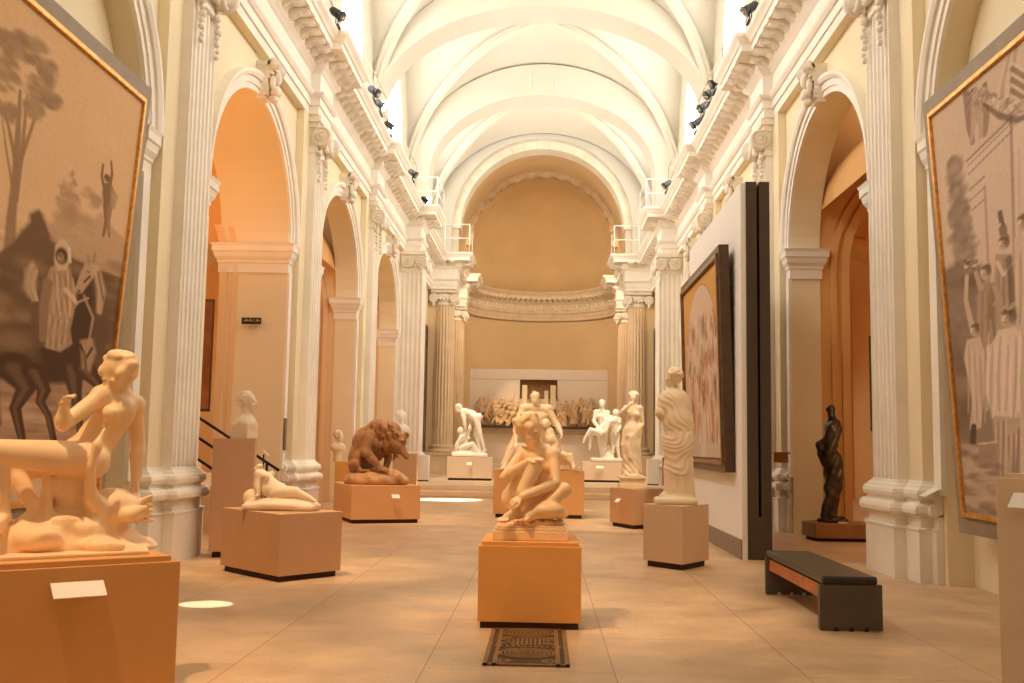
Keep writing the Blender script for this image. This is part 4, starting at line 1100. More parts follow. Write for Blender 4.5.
# 7. small reclining nude on a round slab
pd = pedestal('pedestal', 'cornerwise tan plinth under the small reclining figure, left', [(-3.37, 11.45), (-2.50, 10.55), (-2.00, 11.2), (-2.88, 12.1)], 0, .68, M_PEDB, gap=.06)
def reclining():
    t = thing('plaster_sculpture', 'small cream figure reclining on an oval slab, propped on its arms', 'sculpture', (-2.7, 11.3, .68))
    Y = 11.25; P = lambda x, y, o=0: at(215+x/4.88, 380+y/4.88, Y+o)
    S_ = Sculpt((-3.2, Y-.35, .675), (-2.25, Y+.4, 1.22), .0085)
    c = P(335, 600)
    S_.ell((c[0]-.02, Y, .735), (.40, .24, .078), None, .01); S_.box((c[0]-.02, Y, .715), (.385, .21, .035), None, .03, .02)
    S_.ell(P(180, 572, .08), (.09, .14, .09), None, .05)
    J = dict(head=P(215, 432, .0), shL=P(214, 462, -.06), shR=P(240, 466, .08), chest=P(243, 488, .0), waist=P(268, 520, .0), hipL=P(310, 548, -.05), hipR=P(310, 543, .06), elL=P(205, 510, -.10), wrL=P(208, 560, -.12),
             elR=P(250, 520, .14), wrR=P(240, 560, .16), knL=P(395, 545, -.05), anL=P(465, 578, -.06), toL=P(500, 580, -.12), knR=P(400, 555, .06), anR=P(470, 585, .04), toR=P(505, 588, .0))
    J['front'] = V(.5, -.3, .9); J['hdL'] = ((-.2, -.9, -.2), (0, 0, -1), .1, 1); J['hdR'] = ((.3, .9, -.2), (0, 0, -1), .1, 1)
    body(S_, J, .50, True, k=.03, bulk=1.8, bs=.7); S_.ell(P(285, 535), (.13, .10, .085), None, .03); S_.cone(P(318, 548, .0), P(420, 566, .0), .075, .045, .03)
    head(S_, J['head'], V(-.35, -.4, .85), V(-.8, 0, .3), .52, 'bun', curls=24)
    S_.cut_below(.682); S_.build('figure', M_PLAST, t)
reclining()

# 8. profile bust on a tall plinth
pd = pedestal('pedestal', 'tall tan plinth under the profile bust, against the left arch', [(-3.90, 12.68), (-3.41, 12.78), (-3.51, 13.24), (-4.00, 13.14)], 0, 1.44, mat('clay_painted_plinth', (.60, .35, .22), .75, .03, 2, .006, 200))
def bust(name, label, tip, Y, hx, hy, s, fwd, z0, m, herm=True, male=True):
    t = thing(name, label, 'bust', tuple(tip))
    hc = at(hx, hy, Y); S_ = Sculpt((hc[0]-.36*s, Y-.32*s, z0-.005), (hc[0]+.36*s, Y+.32*s, hc[2]+.2*s), .0075*s)
    r, f, u = frame(V(*fwd), V(0, 0, 1)); fr = (r, f, u)
    head(S_, hc, V(*fwd), V(0, 0, 1), s*1.05, 'short', male, curls=45)
    nb = hc+(-f*.02-u*.2)*s
    S_.cone(hc-u*.05*s-f*.02*s, nb, .057*s, .068*s, .02*s)
    h2 = (nb[2]-z0)
    if herm:
        S_.box(V(nb[0], nb[1], z0+h2*.36)-f*.02*s, (.15*s, .115*s, h2*.40), fr, .015*s, .01); S_.ell(nb-u*.06*s, np.array([.175, .12, .11])*s, fr, .04*s)
        S_.box(V(nb[0], nb[1], z0+h2*.5)+f*.19*s, (.3*s, .07*s, h2), fr, .005, .005, True)
    else:
        S_.ell(nb-u*.06*s, np.array([.20, .12, .12])*s, fr, .04*s); S_.cone(V(nb[0], nb[1], nb[2]-.1*s), V(nb[0], nb[1], z0), .09*s, .10*s, .03*s)
    S_.cut_below(z0+.001); S_.build('figure', m, t)
bust('marble_bust', 'cream bust of a man in profile on the tall tan plinth', (-3.70, 12.97, 1.44), 12.95, 248.5, 402.5, 1.02, (1, -.15, 0), 1.44, M_PLAST)
# two small busts beyond the beast
pedestal('pedestal', 'orange plinth behind the beast at the second left arch', square(-4.02, 22.0, .40, .40, .1), 0, 1.02, M_PEDO)
bust('marble_bust', 'bearded small bust behind the beast, half inside the arch', (-4.02, 22, 1.02), 21.98, 339, 436, .95, (.7, -.5, 0), 1.02, M_MARBLE, herm=False)
pedestal('pedestal', 'tan plinth showing behind the head of the beast', square(-3.38, 26.8, .62, .55, .05), 0, 1.18, M_PEDB)
bust('marble_bust', 'white bust on the plinth seen over the back of the beast', (-3.4, 26.8, 1.18), 26.8, 401.0, 417, 1.25, (.35, -.9, 0), 1.18, M_MARBLE_W, herm=False)

# 9. white group on the platform, left
pd = pedestal('pedestal', 'pale plinth on the platform under the white group, left', square(-2.15, 33.2, 1.42, .9, 0), .32, 1.05, M_PEDW)
label_card(pd, (-2.15, 32.75, .86), (0, -1), .16, .09, .1)
def pair():
    t = thing('marble_statue', 'white marble man bending over a fallen companion, left on the platform', 'statue', (-2.15, 33.2, 1.05))
    Y = 33.2; P = lambda x, y, o=0: at(440+x/7.18, 395+y/7.18, Y+o)
    S_ = Sculpt((-3.0, Y-.5, 1.045), (-1.45, Y+.5, 3.0), .020)
    S_.box(P(215, 445), (.56, .36, .12), None, .04, .02); S_.ell(P(170, 420), (.4, .3, .10), None, .04)
    body(S_, dict(head=P(135, 97, -.1), shL=P(165, 122, -.18), shR=P(180, 112, .18), hipL=P(265, 175, -.1), hipR=P(272, 170, .1), elL=P(176, 185, -.25), wrL=P(185, 265, -.2), elR=P(235, 120, .3), wrR=P(285, 160, .3),
                  knL=P(285, 270, -.15), anL=P(320, 395, -.1), toL=P(290, 418, -.15), knR=P(255, 280, .2), anR=P(290, 400, .2), toR=P(262, 415, .2), front=V(-.6, 0, -.8)), 1.0, False, .03, hands=False, bulk=1.3)
    head(S_, P(133, 97, -.1), V(-.75, -.2, -.6), V(-.6, 0, .8), 1.15, 'short', True, curls=10)
    body(S_, dict(head=P(147, 262, -.1), shL=P(160, 300, -.15), shR=P(195, 280, .1), hipL=P(150, 380, -.1), hipR=P(175, 385, .1), elL=P(120, 350, -.2), wrL=P(112, 405, -.2), elR=P(215, 250, 0), wrR=P(215, 210, .0),
                  knL=P(235, 350, -.15), anL=P(285, 415, -.2), knR=P(220, 395, .0), anR=P(270, 415, .1), front=V(.1, -1, .3)), .95, False, .03, hands=False, bulk=1.3)
    S_.ell(P(147, 258, -.1), (.11, .12, .13), None, .02)
    S_.cut_below(1.052); S_.build('figure', M_MARBLE_W, t)
pair()

# 10. white group on the platform, right
pd = pedestal('pedestal', 'pale plinth on the platform under the carrying group, right', square(2.02, 33.6, 1.24, .95, 0), .32, .96, M_PEDW)
label_card(pd, (1.95, 33.1, .82), (0, -1), .24, .08, .1)
def trio():
    t = thing('marble_statue', 'white marble group of a man carrying a limp body with a companion', 'statue', (2.0, 33.5, .96))
    Y = 33.5; P = lambda x, y, o=0: at(575+x/5.94, 385+y/5.94, Y+o)
    S_ = Sculpt((1.2, Y-.5, .955), (2.75, Y+.55, 3.05), .020)
    S_.box(P(185, 452), (.50, .38, .10), None, .03, .02)
    body(S_, dict(head=P(160, 115, -.05), shL=P(125, 160), shR=P(192, 165), hipL=P(145, 275, .1), hipR=P(178, 275, .1), elL=P(112, 215, -.1), wrL=P(150, 270, -.3), elR=P(205, 225, -.1), wrR=P(190, 260, -.3),
                  knL=P(150, 345, .0), anL=P(160, 425, .1), toL=P(152, 440, -.1), knR=P(178, 340, .05), anR=P(175, 425, .1), toR=P(178, 440, -.1), front=V(0, -1, 0)), 1.02, False, .03, hands=False, bulk=1.25)
    head(S_, P(160, 112, -.05), V(-.2, -.9, -.2), V(0, 0, 1), 1.1, 'short', True, curls=10)
    body(S_, dict(head=P(232, 205, -.3), shL=P(205, 215, -.35), shR=P(215, 190, -.15), hipL=P(140, 280, -.35), hipR=P(150, 275, -.2), knL=P(92, 265, -.35), anL=P(55, 322, -.35), toL=P(42, 340, -.4), knR=P(95, 290, -.2), anR=P(88, 365, -.2), toR=P(78, 385, -.25),
                  elL=P(185, 270, -.45), wrL=P(150, 300, -.4), front=V(-.3, -.7, .6)), .95, False, .03, hands=False, bulk=1.3)
    S_.ell(P(236, 210, -.3), (.11, .12, .13), None, .02)
    body(S_, dict(head=P(243, 168, .1), shL=P(222, 205, .05), shR=P(262, 205, .1), hipL=P(228, 300, .1), hipR=P(250, 300, .1), elL=P(215, 250, -.1), wrL=P(210, 225, -.2), elR=P(268, 250, 0), wrR=P(250, 280, -.15),
                  knL=P(225, 365, .0), anL=P(225, 430, .05), toL=P(220, 440, -.1), knR=P(252, 365, .05), anR=P(262, 430, .1), toR=P(265, 440, -.05), front=V(-.2, -1, 0)), .92, False, .03, hands=False, bulk=1.25)
    S_.ell(P(243, 166, .1), (.11, .12, .13), None, .02)
    S_.cone(P(200, 440, .1), P(202, 370, .15), .14, .07, .04)
    S_.cut_below(.962); S_.build('figure', M_MARBLE_W, t)
trio()

# 11. dark abstract bronze in the right arch
pd = thing('pedestal', 'low brown block under the dark bronze in the right arch', 'pedestal', (4.8, 17, 0))
mb = MB(); q = [(4.36, 17.25), (4.42, 16.62), (5.30, 16.62), (5.36, 17.4), (4.9, 17.6)]; mb.prism(q, .05, .28); mb.build('body', mat('brown_block', (.36, .18, .07), .6, .1, 5, .02), pd, bevel=.01)
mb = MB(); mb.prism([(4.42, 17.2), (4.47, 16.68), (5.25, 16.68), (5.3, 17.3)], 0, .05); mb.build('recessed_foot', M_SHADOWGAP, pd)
mb = MB(); mb.box(4.78, 4.92, 16.63, 16.67, .285, .31); mb.build('caption_plate', M_WHITE, pd)
def bronze():
    t = thing('bronze_sculpture', 'dark twisting abstract bronze figure standing in the right arch', 'sculpture', (4.82, 16.95, .28))
    Y = 16.95; P = lambda x, y, o=0: at(800+x/4.55, 400+y/4.55, Y+o)
    S_ = Sculpt((4.4, Y-.4, .275), (5.3, Y+.4, 2.3), .014)
    S_.path([P(142, 42), P(143, 75), P(150, 105)], [.065, .045, .10], .03); S_.ell(P(133, 40), (.07, .05, .05), None, .02)
    S_.ell(P(150, 125), (.135, .12, .11), None, .04)
    S_.path([P(148, 150), P(135, 200), P(128, 240), P(150, 290), P(150, 340), P(142, 400), P(152, 450), P(140, 520)], [.12, .115, .12, .125, .135, .11, .085, .10], .05)
    S_.path([P(150, 180), P(95, 205), P(92, 245), P(110, 285)], [.08, .065, .05, .05], .03)
    S_.cone(P(160, 260), P(170, 400), .09, .08, .05); S_.path([P(135, 420, -.08), P(120, 480, -.1), P(110, 530, -.1)], [.08, .06, .06], .04)
    S_.ell(P(150, 548), (.24, .19, .07), None, .04)
    S_.disp(lambda x, y, z: .012*np.sin(16*z+5*np.arctan2(x-4.85, y-Y)))
    S_.noise(.006, 18)
    S_.cut_below(.283); S_.build('figure', M_BRONZE, t)
bronze()
# ------------------------------------------------------------------ painted canvases
class Paint:
    def __init__(s, w, h, res, base, asp=1., rs=1.):
        s.w, s.h = w, h; s.nx, s.ny = int(w/res)+1, int(h/res)+1
        s.asp, s.rs = asp, rs; s.u = np.linspace(0, w/asp, s.nx)[None, :]; s.v = np.linspace(0, h, s.ny)[:, None]
        s.c = np.zeros((s.ny, s.nx, 3))+np.array(base)
    def n(s, fq, seed=0, oct=3):
        r = np.random.RandomState(seed); o = 0; a = 1.
        for k in range(oct):
            for _ in range(4):
                d = r.randn(2)*fq*(2**k); o = o+a*np.sin(d[0]*s.u+d[1]*s.v+r.rand()*6.3+1.5*np.sin(.7*d[1]*s.u-d[0]*.7*s.v))
            a *= .5
        return o/4
    def mix(s, m, col):
        m = np.clip(m, 0, 1)[..., None]; s.c = s.c*(1-m)+np.array(col)*m
    def ell(s, p, r, col, soft=.25, rot=0, a=1., rag=0, seed=0):
        r = (r[0]*s.rs, r[1]*s.rs); dx = s.u-p[0]; dy = s.v-p[1]; c_, s_ = math.cos(rot), math.sin(rot)
        q = np.sqrt(((dx*c_+dy*s_)/r[0])**2+((-dx*s_+dy*c_)/r[1])**2)
        if rag: q = q+rag*s.n(9, seed)
        s.mix((1+soft-q)/soft/1.*a if soft else (q < 1)*a, col) if False else s.mix(np.clip((1-q)/soft+.5, 0, 1)*a, col)
    def line(s, pts, r, col, soft=.3, a=1.):
        rs = r if isinstance(r, (list, tuple)) else [r]*len(pts); m = np.zeros((s.ny, s.nx)); rs = [q*s.rs for q in rs]
        for i in range(len(pts)-1):
            p, q = np.array(pts[i], float), np.array(pts[i+1], float); d = q-p; L = d@d+1e-9
            t = np.clip(((s.u-p[0])*d[0]+(s.v-p[1])*d[1])/L, 0, 1)
            rr = rs[i]+(rs[i+1]-rs[i])*t; k = np.sqrt((s.u-p[0]-t*d[0])**2+(s.v-p[1]-t*d[1])**2)/rr
            m = np.maximum(m, np.clip((1-k)/soft+.5, 0, 1))
        s.mix(m*a, col)
    def poly(s, pts, col, a=1., soft=.02, rag=0, seed=0):
        if s.rs < 1: soft *= .4; rag *= .6
        ins = np.zeros((s.ny, s.nx), bool); dm = np.full((s.ny, s.nx), 9.); U = s.u+rag*s.n(7, seed+3) if rag else s.u+0*s.v; Vv = s.v+rag*s.n(7, seed) if rag else s.v+0*s.u
        for i in range(len(pts)):
            (x1, y1), (x2, y2) = pts[i], pts[(i+1) % len(pts)]
            ins ^= ((y1 > Vv) != (y2 > Vv)) & (U < (x2-x1)*(Vv-y1)/((y2-y1) if y2 != y1 else 1e-9)+x1)
            dx, dy = x2-x1, y2-y1; t = np.clip(((U-x1)*dx+(Vv-y1)*dy)/(dx*dx+dy*dy+1e-9), 0, 1)
            dm = np.minimum(dm, np.hypot(U-x1-t*dx, Vv-y1-t*dy))
        s.mix(np.clip(np.where(ins, dm, -dm)/soft+.5, 0, 1)*a, col)
    def build(s, name, org, eu, ev, m, parent):
        g = org[None, None, :]+s.u[..., None]*s.asp*eu+s.v[..., None]*ev; n = s.nx*s.ny
        me = bpy.data.meshes.new(name); me.vertices.add(n); me.vertices.foreach_set('co', g.astype(np.float32).ravel())
        i = np.arange(n).reshape(s.ny, s.nx); q = np.stack([i[:-1, :-1], i[:-1, 1:], i[1:, 1:], i[1:, :-1]], -1).reshape(-1, 4)
        me.loops.add(q.size); me.loops.foreach_set('vertex_index', q.astype(np.int32).ravel()); me.polygons.add(len(q)); me.polygons.foreach_set('loop_start', np.arange(0, q.size, 4, dtype=np.int32))
        me.update(calc_edges=True)
        ca = me.color_attributes.new('paint', 'FLOAT_COLOR', 'POINT'); col = np.ones((n, 4), np.float32); col[:, :3] = np.clip(s.c, 0, 1).reshape(-1, 3)
        ca.data.foreach_set('color', col.ravel())
        return link(name, me, m, parent)
def mat_paint():
    m = bpy.data.materials.new('painted_canvas'); m.use_nodes = True; nt = m.node_tree; b = nt.nodes['Principled BSDF']
    a = nt.nodes.new('ShaderNodeAttribute'); a.attribute_name = 'paint'
    n = nt.nodes.new('ShaderNodeTexNoise'); n.inputs['Scale'].default_value = 30; n.inputs['Detail'].default_value = 4
    tc = nt.nodes.new('ShaderNodeTexCoord'); nt.links.new(tc.outputs['Object'], n.inputs['Vector'])
    mr = nt.nodes.new('ShaderNodeMapRange'); mr.inputs[3].default_value = .86; mr.inputs[4].default_value = 1.12; nt.links.new(n.outputs['Fac'], mr.inputs[0])
    mx = nt.nodes.new('ShaderNodeMix'); mx.data_type = 'RGBA'; mx.blend_type = 'MULTIPLY'; mx.inputs[0].default_value = 1
    nt.links.new(a.outputs['Color'], mx.inputs[6]); nt.links.new(mr.outputs[0], mx.inputs[7]); nt.links.new(mx.outputs[2], b.inputs['Base Color'])
    b.inputs['Roughness'].default_value = .8; b.inputs['Specular IOR Level'].default_value = .15; return m
M_CANVAS = mat_paint()
class Pic:
    """a framed picture: corner, unit axes along and up, size; inset = list of (width, out, material, name) from the outside in"""
    def __init__(s, name, label, org, eu, ev, w, h, bands, thick, group=None, res=.012, base=(.5, .3, .15), asp=1., rs=1.):
        s.org, s.eu, s.ev = np.array(org), nz(eu), nz(ev); s.nn = nz(np.cross(s.eu, s.ev))
        if s.nn[0]*s.org[0] > 0: s.nn = -s.nn                     # face the nave
        s.t = thing(name, label, 'painting', tuple(s.org)); o = 0
        for bw, out, m, nm, th in bands:
            mb = MB(); a, b = o, o+bw
            def P(u, v, d): return s.org+s.eu*u+s.ev*v+s.nn*d
            R = [(a, a, w-a, h-a), (b, b, w-b, h-b)]
            vs = []
            for (u0, v0, u1, v1) in R:
                for d in (-th, out): vs += [P(u0, v0, d), P(u1, v0, d), P(u1, v1, d), P(u0, v1, d)]
            fs = []
            for i in range(4):
                j = (i+1) % 4; fs += [(i, j, 4+j, 4+i), (8+i, 8+j, 12+j, 12+i), (4+i, 4+j, 12+j, 12+i), (i, j, 8+j, 8+i)]
            mb.add(vs, fs); mb.build(nm, m, s.t, bevel=.006); o += bw
        s.inset = o; s.w, s.h = w, h; s.asp = asp; s.pt = Paint(w-2*o, h-2*o, res, base, asp, rs); s.co = s.org+s.eu*o+s.ev*o
        mb = MB(); vs = [s.org+s.eu*u+s.ev*v-s.nn*thick for u, v in ((.02, .02), (w-.02, .02), (w-.02, h-.02), (.02, h-.02))]; mb.add(vs, [(0, 1, 2, 3)]); mb.build('backing_board', M_DKFR, s.t)
    def uv(s, x, y):
        r = _F2+_A*(x-512)/CF-_B*(y-341.5)/CF; t = ((s.co-_O)@s.nn)/(r@s.nn); p = _O+r*t-s.co; return (float(p@s.eu)/s.asp, float(p@s.ev))
    def px(s, *pts): return [s.uv(x, y) for x, y in pts]
    def done(s): s.pt.build('canvas', s.co+s.nn*.002, s.eu, s.ev, M_CANVAS, s.t)

# ---- large picture on the left wall
K = .0103
def tools(pic):
    p, U = pic.pt, pic.px
    def E(x, y, rx, ry, col, soft=.3, a=1., rot=0, rag=0, seed=0): p.ell(U((x, y))[0], (rx*K, ry*K), col, soft, rot, a, rag, seed)
    def L(pts, r, col, soft=.5, a=1.): p.line(U(*pts), [q*K for q in r] if isinstance(r, (list, tuple)) else r*K, col, soft, a)
    def Y(pts, col, a=1., soft=2., rag=0, seed=0): p.poly(U(*pts), col, a, soft*K, rag*K, seed)
    return p, E, L, Y
def cloth(L, x0, x1, y0, y1, lt, dk, n=6, lean=0., a=.75, r=1.0, seed=0):
    r_ = np.random.RandomState(seed)
    for i in range(n):
        f = (i+.5)/n; xa = x0+(x1-x0)*f; ym = (y0+y1)/2; w = 1.6*math.sin(i*2.3+seed)
        yb = y1-(y1-y0)*.25*r_.rand(); ya = y0+(y1-y0)*.2*r_.rand()
        L([(xa+lean*0, ya), (xa+w+lean*.5, ym), (xa-w*.6+lean, yb)], [r*.4, r, r*.5], dk if i % 2 else lt, 1.3, a*(.45+.4*r_.rand()))
def head2(E, L, x, y, s, skin, hair, face=-1):
    E(x, y, 3.6*s, 5.6*s, skin, .35); E(x-face*2.4*s, y-1.2*s, 1.9*s, 4.0*s, hair, .6, .9); E(x, y-4.4*s, 3.3*s, 1.9*s, hair, .6, .9)
    dk = tuple(c*.55 for c in skin); E(x+face*1.6*s, y-.3*s, .9*s, .5*s, dk, .8); L([(x+face*2.9*s, y-1*s), (x+face*3.5*s, y+1.2*s)], .6*s, tuple(c*1.2 for c in skin), .8); E(x+face*1.8*s, y+2.6*s, 1.1*s, .45*s, dk, .9)
    E(x-face*.5*s, y+2.5*s, 2.4*s, 2.6*s, dk, 1.0, .5)
bands = [(.17, .0, M_GREYF, 'outer_frame', .10), (.05, .035, M_GOLD, 'gilt_moulding', .02)]
lo = V(-4.5, 10.95, .62); up = V(.30, 0, 4.61); pic = Pic('framed_painting', 'huge sepia landscape painting with a hooded rider, tilted on the left wall', lo, V(0, -1, 0), up, 3.75, 4.62, bands, .10, base=(.74, .49, .28), asp=2.8, res=.0115)
p, E, L, Y = tools(pic); r = np.random.RandomState(2)
p.mix(.5+.5*p.n(.8, 1), (.80, .56, .33)); p.mix(.6*(p.v/p.h)**1.5, (.64, .39, .19)); p.mix(.35*np.clip(p.n(2.2, 5), 0, 1), (.86, .65, .42))
Y([(-60, 265), (-10, 222), (10, 215), (30, 228), (55, 222), (80, 212), (100, 222), (122, 238), (150, 262), (150, 330), (-60, 360)], (.66, .43, .25), .75, 6, 3)
for i in range(14): x = -10+12*i+5*r.randn(); L([(x, 228+8*r.rand()), (x+22, 238+12*r.rand())], 1.6, (.84, .63, .41) if i % 2 else (.50, .31, .17), 1., .5)
Y([(48, 232), (60, 214), (72, 205), (88, 222), (100, 212), (122, 236), (132, 262), (128, 300), (50, 290)], (.52, .33, .19), .85, 4, 2)
for x, y, q in ((66, 208, 8), (70, 194, 6), (63, 186, 3), (74, 182, 3), (60, 200, 4), (77, 198, 4), (72, 174, 2.4), (90, 196, 5), (95, 202, 6), (68, 215, 9)):
    for k in range(7): E(x+q*r.randn()*.5, y+q*r.randn()*.6, q*.5, q*.6, [(.40, .25, .14), (.47, .30, .17)][k % 2], .9, .5)
tr = (.33, .20, .105)
L([(9, 255), (11, 220), (15, 180), (17, 145), (20, 90)], [3.4, 2.8, 2.2, 1.8, .8], tr, .5, .95); L([(15, 200), (22, 150), (27, 95)], [1.8, 1.3, .6], tr, .5, .9); L([(16, 165), (8, 125), (-6, 85)], [1.4, 1., .5], tr, .5, .9); L([(19, 165), (34, 120), (44, 95)], [1.2, .9, .4], tr, .5, .9); L([(12, 185), (6, 150), (2, 120)], [1., .7, .4], tr, .5, .8)
cl = [(30, 50, 15, 15), (38, 88, 13, 15), (6, 70, 12, 20), (47, 70, 8, 10), (10, 112, 6, 7), (-22, 60, 18, 22), (52, 100, 7, 7), (18, 40, 10, 8), (34, 108, 8, 8), (4, 40, 8, 8)]
for i in range(330):
    cx, cy, sx, sy = cl[i % 10]; a_ = r.rand()*6.28; q = math.sqrt(r.rand()); x, y = cx+sx*q*math.cos(a_), cy+sy*q*math.sin(a_); rr = 1.6+2.6*r.rand()
    E(x, y, rr*1.1, rr, [(.36, .225, .12), (.44, .285, .155), (.30, .185, .095)][i % 3], .8, .5)
# distant striding figure, arms raised
F_ = (.26, .145, .07)
Y([(103, 183), (111, 182), (114, 192), (112, 208), (104, 208), (102, 192)], F_, 1, 1.5); E(107, 178, 2.6, 3.6, (.2, .11, .055), .4); L([(103.5, 186), (101.5, 176), (103, 164)], [1.4, 1.1, .8], F_); L([(110, 184), (112, 173), (111, 161)], [1.4, 1.1, .8], F_); L([(105, 206), (106, 222), (103, 236)], [2, 1.5, 1], F_); L([(110, 206), (108, 222), (109, 237)], [2, 1.5, 1], (.34, .2, .11)); Y([(111, 186), (118, 196), (114, 210), (110, 205)], (.44, .28, .16), .9, 2)
# crag
Y([(-60, 300), (-20, 262), (2, 250), (18, 236), (34, 216), (42, 211), (47, 216), (50, 232), (64, 246), (80, 256), (98, 262), (112, 262), (124, 292), (126, 400), (60, 420), (-80, 470)], (.185, .105, .052), 1, 3, 3)
Y([(48, 224), (62, 228), (80, 236), (104, 250), (120, 266), (121, 278), (104, 272), (84, 262), (66, 254), (52, 240)], (.52, .335, .19), .85, 3, 2)
for i in range(70): x, y = -20+145*r.rand(), 262+95*r.rand(); E(x, y, 3+7*r.rand(), 2+5*r.rand(), (.13, .07, .035) if i % 2 else (.33, .2, .11), 1., .35)
Y([(-80, 285), (-5, 300), (12, 322), (14, 350), (6, 400), (-80, 400)], (.38, .235, .13), .7, 6, 3)
Y([(-80, 392), (10, 376), (60, 384), (116, 372), (116, 470), (-80, 470)], (.46, .28, .165), .95, 5, 2)
for i in range(60): x, y = -10+125*r.rand(), 388+50*r.rand(); E(x, y, 5+9*r.rand(), 1.2+2*r.rand(), (.30, .17, .095) if i % 2 else (.60, .40, .25), 1., .5)
# horse
D = (.085, .044, .022); D2 = (.15, .085, .045)
L([(-4, 345), (-10, 375), (-7, 405), (0, 425)], [4, 5, 4, 1], (.24, .14, .075), .7); L([(-8, 350), (-12, 380)], 1.2, (.4, .25, .14), .8)
E(42, 355, 36, 24, D, .25); E(12, 348, 20, 20, D2, .6); E(30, 340, 16, 9, (.24, .14, .075), 1., .7); E(10, 342, 9, 8, (.30, .18, .1), 1., .6)
L([(66, 350), (80, 318), (88, 288), (91, 272)], [20, 14, 10, 7], D, .35); L([(94, 272), (100, 300), (101, 330), (98, 355)], [3, 5, 6, 4], D2, .8)
L([(92, 266), (86, 276), (79, 290)], [5.5, 4.8, 3], (.50, .32, .19), .35); L([(93, 262), (95, 254)], 1.3, (.40, .25, .14)); L([(89, 263), (88, 256)], 1.3, (.40, .25, .14)); E(88, 272, 1.1, .8, D, .6); E(79, 291, 1.3, 1, D, .7); L([(84, 282), (90, 276)], .7, D, .6)
L([(96, 268), (101, 290), (99, 312)], [3.2, 3.6, 2.2], (.56, .38, .23), .9, .9); L([(98, 272), (103, 300)], 1., (.28, .16, .09), .8); L([(84, 296), (93, 318), (88, 345)], [1.2, 1.2, .8], (.44, .28, .16), .8, .8)
for pts, rs in ((((14, 368), (26, 388), (15, 408), (22, 440)), (13, 6, 3.6, 2.4)), (((34, 372), (44, 390), (40, 402), (48, 415), (54, 442)), (8, 4.5, 3, 2.4, 2.2)), (((72, 368), (75, 392), (79, 418), (80, 440)), (9, 5, 2.8, 2.2)), (((84, 368), (98, 384), (104, 396), (92, 408)), (9, 5, 3.4, 2.2))):
    L(pts, list(rs), D, .3); L([(q[0]-1, q[1]) for q in pts], [v*.35 for v in rs], (.26, .15, .08), 1., .5)
Y([(80, 340), (92, 338), (96, 352), (90, 372), (82, 368)], (.52, .34, .2), .75, 3); L([(80, 345), (86, 358), (92, 348)], 1., D, .6); L([(84, 352), (86, 372)], 1.2, (.22, .12, .065), .7)
# rider
Y([(50, 268), (58, 262), (70, 268), (75, 290), (74, 312), (70, 330), (72, 344), (60, 352), (46, 348), (44, 320), (42, 292)], (.44, .285, .165), 1, 1.5)
Y([(36, 292), (44, 276), (48, 300), (46, 346), (34, 350), (30, 320)], (.17, .095, .05), .9, 2.5)
cloth(L, 50, 74, 270, 318, (.70, .50, .32), (.24, .14, .075), 9, 3, .8, 1.3, 1); cloth(L, 48, 72, 316, 350, (.62, .43, .27), (.20, .115, .06), 8, -3, .8, 1.5, 2)
L([(48, 282), (43, 310), (42, 340)], [3.4, 2.8, 2], (.30, .18, .1), .5); L([(66, 290), (72, 297), (76, 303)], [2.4, 2., 1.6], (.66, .46, .3), .5); L([(76, 303), (88, 298)], .8, (.5, .33, .2), .6)
Y([(54, 262), (55, 246), (60, 239), (66, 240), (70, 248), (70, 262), (66, 270), (57, 270)], (.62, .44, .28), 1, 1.5); E(61.5, 256, 4.2, 7.6, (.115, .06, .03), .35); E(60.6, 258, 2.4, 4.4, (.36, .21, .12), .7); E(59.8, 256, .9, .5, (.1, .05, .03), .8); L([(58.6, 256), (58.2, 259.5)], .5, (.5, .32, .2), .8); L([(69, 248), (70, 262)], 1., (.8, .6, .4), .8, .8)
for q in range(4): L([(30+2*q, 262+3*q), (26+2*q, 284), (32+1.5*q, 300)], 1.3, (.62, .44, .28) if q % 2 else (.3, .18, .1), .8, .8)
Y([(24, 270), (33, 260), (37, 268), (36, 290), (28, 298), (23, 288)], (.52, .36, .22), .6, 2)
pic.done()

# ---- large picture on the right wall
ro = V(4.42, 10.95, .60); up = V(-.27, 0, 4.52)
pic = Pic('framed_painting', 'huge grey brown painting of robed figures and an eagle, tilted on the right wall', ro, V(0, -1, 0), up, 3.75, 4.53, bands, .10, base=(.66, .50, .36), asp=2.8, res=.0115)
p, E, L, Y = tools(pic); r = np.random.RandomState(8)
p.mix(.5+.5*p.n(.9, 3), (.72, .56, .41)); p.mix(.3*np.clip(p.n(2.5, 6), 0, 1), (.60, .43, .30))
Mz = (.68, .535, .41); ln = (.30, .20, .14)
Y([(967, 162), (1010, 120), (1080, 56), (1080, 440), (1003, 430), (984, 300), (970, 215)], Mz, 1, 1.5)
for (xa, ya, xb, yb, w, c) in ((967, 161, 1011, 118, 1.2, ln), (968, 166, 1011, 123, .6, ln), (969, 174, 1011, 132, .8, ln), (970, 190, 984, 177, 1., ln), (971, 200, 985, 187, .7, ln), (972, 210, 984, 200, .8, ln), (1011, 110, 1080, 48, 1.1, ln), (1011, 118, 1080, 60, .6, ln)): L([(xa, ya), (xb, yb)], w, c, .6, .8)
L([(985, 186), (990, 300), (992, 330)], 1., (.42, .3, .21), .7, .7); L([(1011, 108), (1014, 220), (1016, 330)], 1.1, ln, .6, .7); L([(1019, 150), (1021, 300)], .8, (.45, .33, .23), .7, .7); Y([(1013, 130), (1040, 105), (1040, 330), (1016, 330)], (.74, .59, .46), .5, 2)
for i in range(5): L([(996+5.5*i, 122-6*i), (998+5*i, 96-8*i), (1006+4*i, 62-6*i)], 1.8, (.50, .36, .25) if i % 2 else (.70, .54, .4), .8, .85)
